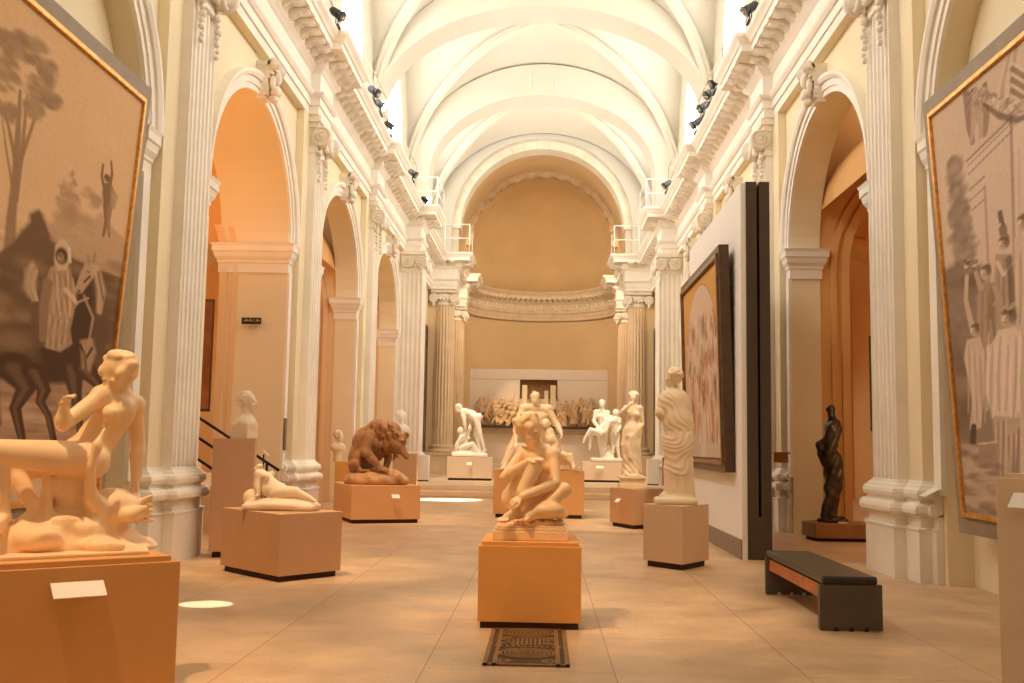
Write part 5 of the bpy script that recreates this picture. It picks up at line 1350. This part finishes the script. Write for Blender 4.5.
for i in range(4): L([(1012, 68+11*i), (1034, 84+11*i)], 1.6, (.26, .17, .11), .6, .8); L([(1012, 63+11*i), (1036, 78+11*i)], .8, (.74, .58, .44), .6, .8)
for i in range(260):
    t = r.rand(); y = 160+170*t; w = 6+16*min(1, t*1.8); x = 950+w*.5+w*(r.rand()-.35)
    if y < 190 and x > 962: x -= 8
    E(x, y, 2.5+3*r.rand(), 2.5+3*r.rand(), [(.24, .165, .12), (.38, .27, .195), (.30, .21, .15), (.46, .335, .24)][i % 4], .9, .6)
Y([(944, 270), (962, 262), (976, 300), (982, 340), (992, 400), (1000, 450), (950, 465)], (.25, .165, .115), .8, 6, 2)
for i in range(50): E(950+35*r.rand(), 270+170*r.rand(), 4+6*r.rand(), 4+8*r.rand(), (.17, .11, .075) if i % 2 else (.36, .25, .18), 1., .4)
# eagle
W_ = (.30, .2, .14)
for k in range(6): L([(970+k*.5, 96+2*k), (965+1.2*k, 92+6*k), (969+.8*k, 128+3*k)], 1.7, tuple(c*(1+.25*(k % 2)) for c in W_), .7); L([(980+k*.4, 92+3*k), (985+.5*k, 84+6*k), (987-.4*k, 120+3*k)], 1.7, tuple(c*(1+.25*(k % 2)) for c in W_), .7)
E(976.5, 108, 4.4, 13, (.48, .35, .25), .4); 
for k in range(8): E(974+5*r.rand(), 100+20*r.rand(), 1.2, 1.6, (.36, .25, .17), .8, .7)
L([(974, 118), (973, 132), (971, 141)], [2.2, 1.6, 1.4], (.50, .37, .27)); L([(980, 116), (981, 128), (981, 137)], [2.2, 1.6, 1.4], (.50, .37, .27)); E(974.5, 91, 2.6, 3.6, (.44, .31, .22), .4); L([(972.5, 90), (970, 93)], 1., (.2, .13, .09), .6)
# garland
for i in range(240):
    t = r.rand(); x = 980+58*t; y = 92+18*math.sin(t*2.3)-6*t+8*(r.rand()-.5)*(1+t*.4); E(x, y, 1.3+1.1*r.rand(), 1.3+1.1*r.rand(), [(.60, .46, .34), (.34, .23, .16), (.74, .6, .47), (.48, .35, .25)][i % 4], .6, .9)
L([(984, 104), (1000, 116), (1018, 120), (1036, 112)], [1., 2, 2.4, 2], (.17, .11, .075), .8, .8)
# people
def man(hx, hy, s, robe, pts, skin=(.66, .50, .37), hair=(.17, .11, .075), fold=7, face=-1, lean=0):
    Y(pts, robe, 1, 1.3); xs = [q[0] for q in pts]; ys = [q[1] for q in pts]
    cloth(L, min(xs)+1, max(xs)-1, min(ys)+3, max(ys), tuple(min(1, c*1.28) for c in robe), tuple(c*.45 for c in robe), fold, lean, .7, 1.2, int(hx)); head2(E, L, hx, hy, s, skin, hair, face)
man(1004, 243, 1.15, (.46, .33, .24), ((996, 254), (1012, 254), (1016, 300), (1012, 330), (994, 330), (993, 290))); Y([(999, 228), (1003, 222), (1007, 226), (1008, 238), (1000, 236)], (.30, .2, .14), 1, 1); L([(1001, 222), (1000, 212), (1004, 226)], [1.2, 1.6, 1], (.24, .16, .11)); L([(997, 262), (1004, 275), (1012, 264)], 1.4, (.70, .54, .41), .7); L([(1009, 258), (1013, 300)], 2.2, (.2, .13, .09), .6, .8)
man(1024, 222, 1.3, (.66, .51, .39), ((1014, 238), (1040, 238), (1042, 340), (1018, 340)))
man(986, 272, 1.15, (.42, .30, .21), ((979, 284), (996, 282), (1000, 310), (996, 340), (982, 350), (977, 320))); L([(981, 288), (977, 276), (974, 266)], [2.2, 1.7, 1.2], (.52, .37, .27)); L([(994, 288), (1000, 300), (992, 306)], [2.2, 1.8, 1.4], (.5, .36, .26))
Y([(962, 262), (970, 258), (978, 260), (981, 268), (974, 272), (965, 276)], (.34, .23, .16), 1, 1.2)
for i in range(16): E(963+17*r.rand(), 260+9*r.rand(), 1.4, 1.2, (.64, .49, .36) if i % 2 else (.2, .13, .09), .7)
L([(967, 276), (966, 300), (970, 318), (974, 332)], [1.6, 1.8, 2.2, 2.6], (.60, .45, .33), .4)
man(975, 330, 1.0, (.66, .51, .39), ((967, 340), (980, 336), (986, 356), (988, 376), (984, 400), (981, 428), (970, 430), (972, 400), (968, 376), (964, 358)), fold=8, lean=3); L([(974, 426), (973, 442)], [2.2, 2.6], (.13, .085, .06), .4)
Y([(990, 284), (994, 292), (993, 320), (988, 318)], (.30, .2, .14), .8, 1.5)
man(1009, 318, 1.55, (.76, .62, .49), ((999, 330), (1016, 326), (1026, 345), (1027, 380), (1022, 412), (1006, 426), (992, 418), (986, 392), (988, 352)), fold=10, lean=-2); 
for k in range(9): E(1003+1.3*k, 307+.5*(k % 3), 1.8, 1.4, (.62, .48, .35) if k % 2 else (.36, .25, .17), .6)
Y([(994, 416), (1020, 418), (1024, 520), (996, 520)], (.56, .42, .31), 1, 1.2); cloth(L, 995, 1023, 418, 520, (.74, .59, .46), (.22, .145, .1), 11, 0, .9, 1.3, 9)
man(1036, 300, 1.6, (.44, .31, .22), ((1026, 320), (1052, 320), (1055, 520), (1028, 520)))
Y([(950, 442), (975, 446), (996, 442), (996, 560), (950, 560)], (.52, .38, .28), .9, 4, 2)
for i in range(80): x, y = 952+44*r.rand(), 452+70*r.rand(); E(x, y, 3+5*r.rand(), 1.4+2.4*r.rand(), (.24, .16, .115) if i % 2 else (.64, .49, .36), 1., .55)
Y([(979, 444), (997, 442), (997, 462), (980, 464)], (.40, .28, .2), .9, 1.2); L([(979, 444), (997, 442)], .9, (.68, .53, .4), .6)
pic.done()

# ---- white partition on the right with its framed picture
t = thing('exhibition_partition', 'tall white free standing partition with dark brown end, right side', 'partition', (2.9, 16, 0))
mb = MB(); mb.box(2.72, 2.79, 13.66, 18.45, .0, 4.94); mb.build('white_panel', M_PART, t, bevel=.004)
mb = MB(); mb.box(2.79, 2.93, 13.65, 18.45, 0, 4.96); mb.box(2.965, 3.10, 13.65, 18.45, 0, 4.96); mb.box(2.93, 2.965, 13.65, 18.45, 0, .55); mb.build('end_panel', M_PARTD, t)
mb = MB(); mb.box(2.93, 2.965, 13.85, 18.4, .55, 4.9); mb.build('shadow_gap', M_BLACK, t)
mb = MB(); mb.box(2.70, 2.72, 13.66, 18.45, 0, .25); mb.build('skirting', M_PARTG, t)
lo = V(2.60, 18.0, 1.10); up = V(-.08, 0, 3.1)
bands = [(.10, .02, M_DKFR, 'outer_frame', .12), (.06, .05, mat('bronze_brown_frame', (.24, .13, .055), .4, .2, 8, .04, 50), 'frame_moulding', .02), (.03, .0, M_DKFR, 'inner_frame', .02)]
pic = Pic('framed_painting', 'dark framed arched painting of a crowd, hung on the white partition', lo, V(0, -1, 0), up, 3.9, 3.1, bands, .10, base=(.62, .34, .09), res=.014)
p = pic.pt; w_, h_ = p.w, p.h
ar = np.clip(((1-np.sqrt(((p.u-w_/2)/(w_*.47))**2+(np.maximum(p.v-h_*.48, 0)/(h_*.49))**2)))/.02+.5, 0, 1)
base = p.c.copy(); q = Paint(w_, h_, .014, (.44, .36, .29)); q.c = np.zeros_like(p.c)+np.array((.62, .47, .34)); q.nx, q.ny = p.nx, p.ny; q.u, q.v = p.u, p.v
q.mix(np.clip(q.n(2.5, 4), 0, 1)*.6, (.66, .58, .48)); q.mix(np.clip(1-np.abs(q.v-h_*.52)/.35, 0, 1)*.7, (.50, .47, .43))
r = np.random.RandomState(4)
for row, (vv, hh, cnt) in enumerate(((h_*.72, .30, 22), (h_*.56, .25, 24), (h_*.36, .42, 26), (h_*.22, .48, 24))):
    for i in range(cnt*4):
        u = w_*(.05+.9*r.rand()); vj = vv+.10*r.randn(); c_ = [(.46, .20, .10), (.58, .42, .28), (.24, .15, .10), (.68, .54, .40), (.38, .27, .20), (.54, .28, .13), (.62, .52, .44)][r.randint(7)]
        q.line([(u, vj+hh*.3), (u+.05*r.randn(), vj), (u+.08*r.randn(), vj-hh*.5)], [.04, .085, .06], c_, .9, .75); q.line([(u-.05, vj+hh*.1), (u+.07*r.randn(), vj+hh*.3*r.randn())], .018, c_, .8, .7); q.ell((u, vj+hh*.42), (.032, .042), (.60, .43, .30), .6, 0, .9)
q.mix(np.clip((h_*.085-q.v)/.05, 0, 1)*.9, (.55, .45, .35)); q.poly([(w_*.42, 0), (w_*.5, h_*.28), (w_*.58, 0)], (.66, .56, .46), .7, .05)
p.c = base*(1-ar[..., None])+q.c*ar[..., None]
p.mix(np.clip(1-np.abs(ar-.5)*2, 0, 1), (.3, .16, .06))
pic.done()
# caption card on the pier behind the partition, caption on the right wall
b = MB(); b.box(4.10, 4.34, 18.05, 18.10, 1.20, 1.38); b.box(4.10, 4.37, 18.02, 18.12, 1.35, 1.38); tag(b.build('caption_board', mat('brown_card', (.42, .22, .09), .7, .05, 3, 0)), 'small brown caption board on the pier right of the partition', 'caption board')
b = MB(); T = Matrix.Translation((4.30, 11.42, .98)) @ Matrix.Rotation(-.5, 4, 'Y'); b.box(-.09, .09, -.10, .10, -.006, .006, T); b.box(.02, .11, -.012, .012, -.05, -.006, T); tag(b.build('caption_plate', M_WHITE), 'white caption plate beside the large right painting', 'caption plate')

# ---- bench
t = thing('museum_bench', 'low black cushioned bench with charcoal end panels, right foreground', 'bench', (2.6, 9.4, 0))
for yy in (8.42, 10.40):
    b = MB(); b.box(2.33, 2.82, yy, yy+.06, .008, .36); pn = b.build('end_panel', M_BENCHG, t, bevel=.003)
    for q in range(3): b = MB(); b.box(2.44+.12*q, 2.47+.12*q, yy-.004, yy+.05, .0, .03); b.build('stud', M_STEEL if yy > 9 else M_BLACK, pn)
b = MB(); b.box(2.345, 2.78, 8.40, 10.48, .362, .425); b.build('cushion', M_LEATH, t, bevel=.018)
b = MB(); b.box(2.36, 2.40, 8.48, 10.40, .24, .345); b.box(2.74, 2.78, 8.48, 10.40, .24, .345); b.build('side_rail', M_WOODR, t)

# ---- bronze floor grate
t = thing('floor_grate', 'ornate bronze heating grate in the floor before the centre plinth', 'grate', (.05, 7.45, 0))
gx0, gx1, gy0, gy1 = -.235, .325, 6.83, 8.16
b = MB(); b.box(gx0, gx1, gy0, gy1, .0, .006); b.build('plate', mat('dark_grate_well', (.10, .055, .022), .7, .2, 8, 0), t)
b = MB()
for x in (gx0, gx0+.06, gx1-.09, gx1-.03): b.box(x, x+.03, gy0, gy1, .006, .014)
b.box(gx0, gx1, gy0, gy0+.03, .006, .014); b.box(gx0, gx1, gy1-.03, gy1, .006, .014); b.build('border', M_GRATE, t)
b = MB(); cx, cy = (gx0+gx1)/2, (gy0+gy1)/2
for q in range(10): x = cx-.14+.031*q; b.box(x, x+.014, cy+.02, cy+.25, .006, .013)
def ring(c, rx, ry, wd):
    n = 28; vs = []
    for i in range(n):
        a = 2*PI*i/n
        for k in (1, 1-wd/rx): vs += [(c[0]+rx*k*math.cos(a), c[1]+ry*(k if k == 1 else 1-wd/ry)*math.sin(a), .013)]
    b.add(vs, [(2*i, 2*((i+1) % n), 2*((i+1) % n)+1, 2*i+1) for i in range(n)])
for yy in (cy-.28, cy+.48):
    for k in range(6): ring((cx, yy), .19-.030*k, .17-.027*k, .016)
for ex in (-1, 1):
    for yy in (cy+.05, cy+.22, cy-.55): ring((cx+ex*.15, yy), .05, .06, .014); ring((cx+ex*.15, yy), .03, .035, .012)
for k in range(12): b.box(cx-.23+.04*k, cx-.21+.04*k, cy-.08, cy-.03, .006, .013)
b.box(gx0+.09, gx1-.09, cy-.005, cy+.012, .006, .013); b.box(gx0+.09, gx1-.09, cy+.28, cy+.30, .006, .013)
b.build('lattice', M_GRATE, t, weld=False)

# ---- pale plinth at the right edge
pd = thing('pedestal', 'tall pale plinth cut off by the right edge of the view', 'pedestal', (3.1, 6.4, 0))
c0 = V(2.69, 6.0, 0); d0 = nz(V(.74, -.67, 0)); n0 = V(-d0[1], d0[0], 0)
def rq(i): return [tuple((c0+d0*a+n0*b_)[:2]) for a, b_ in ((i, i), (.9-i, i), (.9-i, .8-i), (i, .8-i))]
b = MB(); b.prism(rq(0), .07, 1.27); b.build('body', M_PEDW, pd, bevel=.004)
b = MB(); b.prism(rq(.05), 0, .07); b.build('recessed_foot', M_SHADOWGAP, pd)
b = MB(); b.prism(rq(.035), 1.27, 1.295); b.build('top_slab', M_PEDW, pd)
cp = c0+d0*.21; label_card(pd, (cp[0], cp[1], 1.17), (-n0[0], -n0[1]), .20, .11, .45)

# ---- relief on its freestanding white screen in the apse
t = thing('display_screen', 'wide pale screen wall standing in front of the apse', 'screen wall', (0, 41.8, .32))
b = MB(); b.box(-2.80, 2.70, 41.5, 41.8, .32, 3.30); b.box(-2.80, -.80, 41.5, 41.8, 3.30, 4.08); b.box(.70, 2.70, 41.5, 41.8, 3.30, 4.08); b.box(-2.80, 2.70, 41.5, 41.8, 4.08, 4.48); b.build('panel', M_PEDW, t)
b = MB(); b.box(-2.80, 2.70, 41.494, 41.5, 4.06, 4.075); b.box(-2.80, 2.70, 41.494, 41.5, 1.92, 1.935); b.build('panel_joint', M_PARTG, t)
b = MB(); b.box(-.82, .72, 41.78, 41.84, 3.25, 4.10); b.build('niche_back', mat('umber_niche', (.30, .16, .07), .9, .06, 2, 0), t)
b = MB(); b.box(-2.62, 2.45, 41.20, 41.495, 2.13, 2.19); tag(b.build('display_shelf', M_PARTD), 'thin dark shelf carrying the tan relief', 'shelf')
t = thing('plaster_relief', 'long tan relief crowded with struggling figures on the screen shelf', 'relief', (0, 41.4, 2.19))
S_ = Sculpt((-2.6, 41.12, 2.185), (2.5, 41.5, 3.7), .021)
S_.box((-.05, 41.46, 2.62), (2.42, .025, .43), None, .01, .01)
r = np.random.RandomState(12)
for i in range(44):
    x = -2.38+4.66*i/43+.04*r.randn(); top = 2.92+.30*min(1, abs(x)/1.6)+.10*r.rand(); lean = .16*r.randn(); row = i % 2; yy = 41.30 if row else 41.36
    if row: top -= .28
    hd = V(x, yy-.02, top); sh = V(x+lean*.3, yy, top-.14); hp_ = V(x+lean, yy+.01, top-.42)
    S_.ell(hd, (.062, .06, .078), None, .008); S_.cone(sh, hp_, .095, .075, .015); S_.ell(sh, (.12, .06, .05), None, .015)
    for q in (-1, 1):
        el_ = sh+V(q*.12+.06*r.randn(), -.06, -.13+.18*(r.rand() < .25)); S_.cone(sh+V(q*.09, 0, 0), el_, .034, .028, .008); S_.cone(el_, el_+V(.10*r.randn(), -.03, .14*r.randn()), .028, .020, .006)
        kn_ = hp_+V(q*.07+.08*r.randn(), -.07, -.20); S_.cone(hp_+V(q*.04, 0, 0), kn_, .055, .040, .010); S_.cone(kn_, V(kn_[0]+.08*r.randn(), yy+.02, max(2.22, kn_[2]-.24)), .040, .024, .008)
S_.cut_below(2.19); S_.build('relief_panel', mat('tan_plaster_relief', (.62, .40, .22), .7, .25, 3, .04, 30), t)
b = MB()
for x0, x1, z1 in ((-.70, -.50, 3.84), (.42, .64, 3.84), (-.30, -.16, 3.62), (.18, .34, 3.62)): b.box(x0, x1, 41.28, 41.40, 2.9, z1)
b.build('upright_block', mat('light_tan_plaster', (.76, .56, .34), .7, .1, 3, .02), t)

# ---- painted panels between pier and column
for s, sd in ((-1, 'left'), (1, 'right')):
    lo = V(s*4.44, 40.58, 1.15); bands = [(.12, .02, M_DKFR, 'frame', .0)]
    pic = Pic('framed_painting', 'tall dark painting seen edge on by the %s apse column' % sd, lo, V(0, -1, 0), V(0, 0, 1), 5.4, 4.9, bands, .0, res=.05, base=(.20, .12, .07))
    p = pic.pt; p.mix(np.clip(p.n(2, 5+s), 0, 1), (.42, .25, .14)); p.mix(np.clip(p.n(3, 15+s), 0, 1)*.7, (.08, .05, .035)); pic.done()
# dark pictures in the aisles
for nm, lb, x0, x1, y, z0, z1, c in (('framed_painting', 'brown picture hanging in the aisle behind the left arch', -6.35, -5.70, 18.05, 1.92, 3.9, (.30, .11, .035)),):
    t = thing(nm, lb, 'painting', (x0, y, z0)); b = MB(); b.box(x0, x1, y, y+.05, z0, z1); b.build('frame', M_DKFR, t); b = MB(); b.box(x0+.05, x1-.02, y-.004, y, z0+.05, z1-.05); b.build('canvas', mat('brown_canvas', c, .7, .3, 3, .02), t)
t = thing('framed_painting', 'dark picture on the far aisle wall through the right arch', 'painting', (9.45, 28, 2)); b = MB(); b.box(9.40, 9.46, 26.3, 29.8, 2.0, 4.7); b.build('frame', M_BLACK, t); b = MB(); b.box(9.39, 9.40, 26.4, 29.7, 2.1, 4.6); b.build('canvas', M_DKFR, t)

# ---- sign, strip, handrails in the left arch
b = MB(); b.box(-5.19, -4.85, 18.02, 18.06, 3.47, 3.58); sg = tag(b.build('room_sign', mat('black_sign', (.03, .025, .015), .5, .05, 3, 0)), 'small black room sign on the left arch pier', 'sign')
b = MB(); x = -5.15
for q, wd in enumerate((.02, .012, .02, .016, .008, .02, .018, 0, .01, .0, .02, .012, .02)):
    if wd: b.box(x, x+wd, 18.016, 18.02, 3.515, 3.515+.02+.012*(q % 3))
    x += .022
b.box(-5.15, -4.89, 18.017, 18.02, 3.512, 3.5135); b.build('lettering', mat('pale_lettering', (.5, .42, .28), .6, .02, 3, 0), sg)
b = MB(); b.box(-4.41, -4.375, 18.15, 18.26, 1.27, 1.83); tag(b.build('notice_strip', mat('grey_brown_strip', (.22, .16, .12), .6, .1, 30, .02)), 'narrow grey upright notice on the pier edge', 'notice')
t = thing('stair_handrail', 'black sloping handrail of the stair behind the left arch', 'handrail', (-4.6, 15.7, 0))
A1, B1 = at(160, 392, 15.7), at(279, 470.5, 15.7)
for o in (0, -.30, -.62):
    b = MB(); b.tube([A1+V(0, 0, o), B1+V(0, 0, o)], .022); b.build('rail', M_BLACK, t)
for q in (.12, .9):
    c = A1+(B1-A1)*q; b = MB(); b.tube([(c[0], 15.7, .0), (c[0], 15.7, c[2])], .02); b.build('post', M_BLACK, t)
t = thing('stairs', 'plaster stair flight rising to the left behind the left arch', 'stairs', (-5, 16.2, 0))
b = MB()
for q in range(9): x = -3.95-.30*q; b.box(x-.30, x, 15.85, 17.0, 0, .17*(q+1)*1.05)
b.build('flight', M_AISLEW, t)
# label stand by the bust
cpt = at(266, 453, 14.0); t = thing('label_stand', 'slim dark stand with a small white caption beside the bust', 'label stand', (cpt[0], 14, 0))
b = MB(); b.tube([(cpt[0]-.03, 14, 0), (cpt[0]-.03, 14, cpt[2]-.02)], .012); b.build('post', M_BLACK, t)
b = MB(); b.box(-.05, .05, -.03, .03, -.004, .004, Matrix.Translation((cpt[0], 14, cpt[2])) @ Matrix.Rotation(.7, 4, 'Y')); b.build('caption_plate', M_WHITE, t)

# ---- cornice rails and projectors
for s, sd in ((-1, 'left'), (1, 'right')):
    t = thing('cable_rail', 'thin wire safety rail along the %s cornice' % sd, 'railing', (s*3.9, 20, 8.86))
    for q, y in enumerate(np.arange(6, 31.5, 1.95)):
        b = MB(); b.tube([(s*3.88, y, 8.86), (s*3.88, y, 10.0)], .014, 6); b.build('post', M_GREYF, t)
    for z in (9.98, 9.5):
        b = MB(); b.tube([(s*3.88, 5, z), (s*3.88, 31.2, z)], .010, 6); b.build('wire', M_GREYF, t)
    for nm, y0, y1, x0, x1, zt in (('near', 31.8, 33.8, 3.25, 4.2, 9.75), ('far', 39.65, 41.2, 2.80, 3.75, 9.95)):
        t = thing('guard_rail', 'white tubular guard rail on the %s %s ledge' % (nm, sd), 'railing', (s*x0, y0, 8.86))
        for (xa, ya) in ((x0, y0), (x1, y0), (x0, y1)):
            b = MB(); b.tube([(s*xa, ya, 8.86), (s*xa, ya, zt)], .022, 6); b.build('post', M_RAILW, t)
        for z in (zt, (zt+8.86)/2):
            b = MB(); b.tube([(s*x1, y0, z), (s*x0, y0, z), (s*x0, y1, z)], .020, 6); b.build('rail', M_RAILW, t)
def projector(y, s, lit, aim, lab):
    t = thing('spot_projector', lab, 'spotlight', (s*3.68, y, 8.86))
    x = s*3.68; T = Matrix.Translation((x, y, 9.13)) @ Vector((-s*1., aim, -.75)).to_track_quat('Z', 'Y').to_matrix().to_4x4()
    b = MB(); b.lathe([(.05, -.16), (.075, -.12), (.08, .06), (.10, .10), (.10, .14)], T=T, n=12); b.build('housing', M_BLACK, t)
    b = MB(); b.tube([(x, y-.09, 9.13), (x, y-.09, 8.9), (x, y+.09, 8.9), (x, y+.09, 9.13)], .012, 6); b.box(x-.06, x+.06, y-.12, y+.12, 8.86, 8.89); b.build('yoke', M_BLACK, t)
    b = MB(); b.lathe([(.001, .146), (.09, .146)], T=T, n=12); b.build('lens', M_LAMP if lit else M_STEEL, t)
    if lit:
        b = MB(); b.sphere((x-s*.08, y+.15, 9.2), .085); b.build('lit_globe', M_LAMP, t)
names = ['nearest', 'second', 'third', 'fourth', 'fifth', 'sixth', 'farthest']
for q, (y, l) in enumerate(((14.6, 0), (18.0, 0), (22.1, 0), (23.0, 1), (24.6, 1), (29.0, 0), (32.3, 1))): projector(y, -1, l, -.3, names[q]+' of seven projectors on the left cornice')
for q, (y, l) in enumerate(((14.2, 0), (17.7, 0), (21.4, 0), (22.1, 0), (23.0, 0), (24.2, 0), (30.0, 0))): projector(y, 1, l, -.3, names[q]+' of seven projectors on the right cornice')

# ---- white boxes and chairs on the platform
for s, sd in ((-1, 'left'), (1, 'right')):
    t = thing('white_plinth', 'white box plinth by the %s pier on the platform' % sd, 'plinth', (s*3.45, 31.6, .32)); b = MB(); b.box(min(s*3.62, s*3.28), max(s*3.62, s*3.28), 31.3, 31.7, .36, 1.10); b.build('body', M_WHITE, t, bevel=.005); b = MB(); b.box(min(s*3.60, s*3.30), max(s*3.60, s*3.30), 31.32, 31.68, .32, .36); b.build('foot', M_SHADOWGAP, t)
    cx = -3.80 if s < 0 else 3.86; cy = 30.9
    t = thing('wooden_chair', 'small reddish wooden attendant chair on the platform, %s' % sd, 'chair', (cx, cy, .32))
    b = MB(); b.box(cx-.19, cx+.19, cy-.18, cy+.18, .76, .80); b.build('seat', M_WOODR, t, bevel=.006)
    for ex in (-1, 1):
        for ey in (-1, 1):
            b = MB(); b.box(cx+ex*.16-.018, cx+ex*.16+.018, cy+ey*.15-.018, cy+ey*.15+.018, .32, .76 if ey < 0 else 1.15); b.build('leg', M_WOODR, t)
    b = MB(); b.box(cx-.16, cx+.16, cy+.14, cy+.165, .98, 1.14); b.build('backrest', M_WOODR, t)
# ------------------------------------------------------------------ light
def area(name, loc, tgt, sx, sy, e, col, spread=PI):
    l = bpy.data.lights.new(name, 'AREA'); l.shape = 'RECTANGLE'; l.size = sx; l.size_y = sy; l.energy = e; l.color = col; l.spread = spread
    o = bpy.data.objects.new(name, l); COL.objects.link(o); o.location = loc
    o.rotation_euler = (Vector(tgt)-Vector(loc)).to_track_quat('-Z', 'Y').to_euler(); return o
def spot(name, loc, tgt, e, col, ang, blend=.4, r=.05):
    l = bpy.data.lights.new(name, 'SPOT'); l.energy = e; l.color = col; l.spot_size = ang; l.spot_blend = blend; l.shadow_soft_size = r
    o = bpy.data.objects.new(name, l); COL.objects.link(o); o.location = loc
    o.rotation_euler = (Vector(tgt)-Vector(loc)).to_track_quat('-Z', 'Y').to_euler(); return o
def point(name, loc, e, col, r=.1):
    l = bpy.data.lights.new(name, 'POINT'); l.energy = e; l.color = col; l.shadow_soft_size = r
    o = bpy.data.objects.new(name, l); COL.objects.link(o); o.location = loc; return o
DAY = (1, .95, .87); WARM = (1, .62, .30); WARM2 = (1, .78, .52)
w = bpy.data.worlds.new('world'); S.world = w; w.use_nodes = True
w.node_tree.nodes['Background'].inputs[0].default_value = (1, .93, .82, 1); w.node_tree.nodes['Background'].inputs[1].default_value = .3
# aisles
for s in (-1, 1):
    for k in (1, 2, 3):
        yc = 5.85+BAY*k+BAY/2
        point('aisle_lamp', (s*7.2, yc, 4.6), 42 if s < 0 else 14, (1, .56, .24), .25)
# fill lights added to brighten the apse and the sanctuary
for s in (-1, 1): spot('apse_fill', (s*2.3, 41.6, 9.6), (-s*.4, 50, 7.0), 330, WARM2, 2.2, .9, .3)
point('sanctuary_fill', (0, 37.5, 8.0), 70, WARM2, .4)
# sun through the clerestory: one patch on the floor, one by the steps
spot('sunbeam', (4.0, 9.3, 11.2), (-2.76, 9.1, 0), 9000, (1, .95, .85), .032, .25, .01)
spot('sunbeam', (4.0, 29.0, 11.2), (-2.3, 27.2, 0), 26000, (1, .95, .85), .14, .5, .02)
# warm projectors on the left cornice aimed at the sculptures
for (y, tx, ty) in ((3.5, -2.4, 5.9), (5.5, .05, 8.6), (8.5, -2.7, 11.3), (16., -2.9, 19.3), (15.5, .1, 21.2), (15.5, 1.8, 18.9), (30, -2.1, 33.2), (30, 2., 33.4), (38, 0, 41.5)):
    spot('projector_beam', (-3.4 if tx < .5 else 3.2, y, 9.0), (tx, ty, 1.1), 1300, (1, .66, .36) if tx < .5 and y < 30 else WARM2, .42, .9, .05)
spot('arch_fill', (-5.4, 14.6, 3.4), (-4.9, 16.4, 7.0), 130, (1, .38, .08), 2.0, .8, .2)  # added uplight that turns the left arch soffit orange
point('arch_fill', (5.7, 15.3, 1.9), 26, (1, .60, .28), .2)  # added warm fill for the right arch jamb
spot('projector_beam', (3.2, 9.5, 9.0), (1.7, 12.8, 1.4), 420, WARM2, .4, .9, .05)
# unseen warm fill light added behind the camera
area('rear_fill', (0, -1.5, 6.5), (0, 12, 1.), 6, 4, 46, (1, .74, .46))
S.view_settings.view_transform = 'Standard'; S.view_settings.look = 'None'; S.view_settings.exposure = .76; S.view_settings.gamma = 1; S.view_settings.use_curve_mapping = False
S.cycles.max_bounces = 8; S.cycles.diffuse_bounces = 5; S.cycles.glossy_bounces = 2; S.cycles.use_denoising = True
S.cycles.sample_clamp_indirect = 6; S.cycles.caustics_reflective = False; S.cycles.caustics_refractive = False
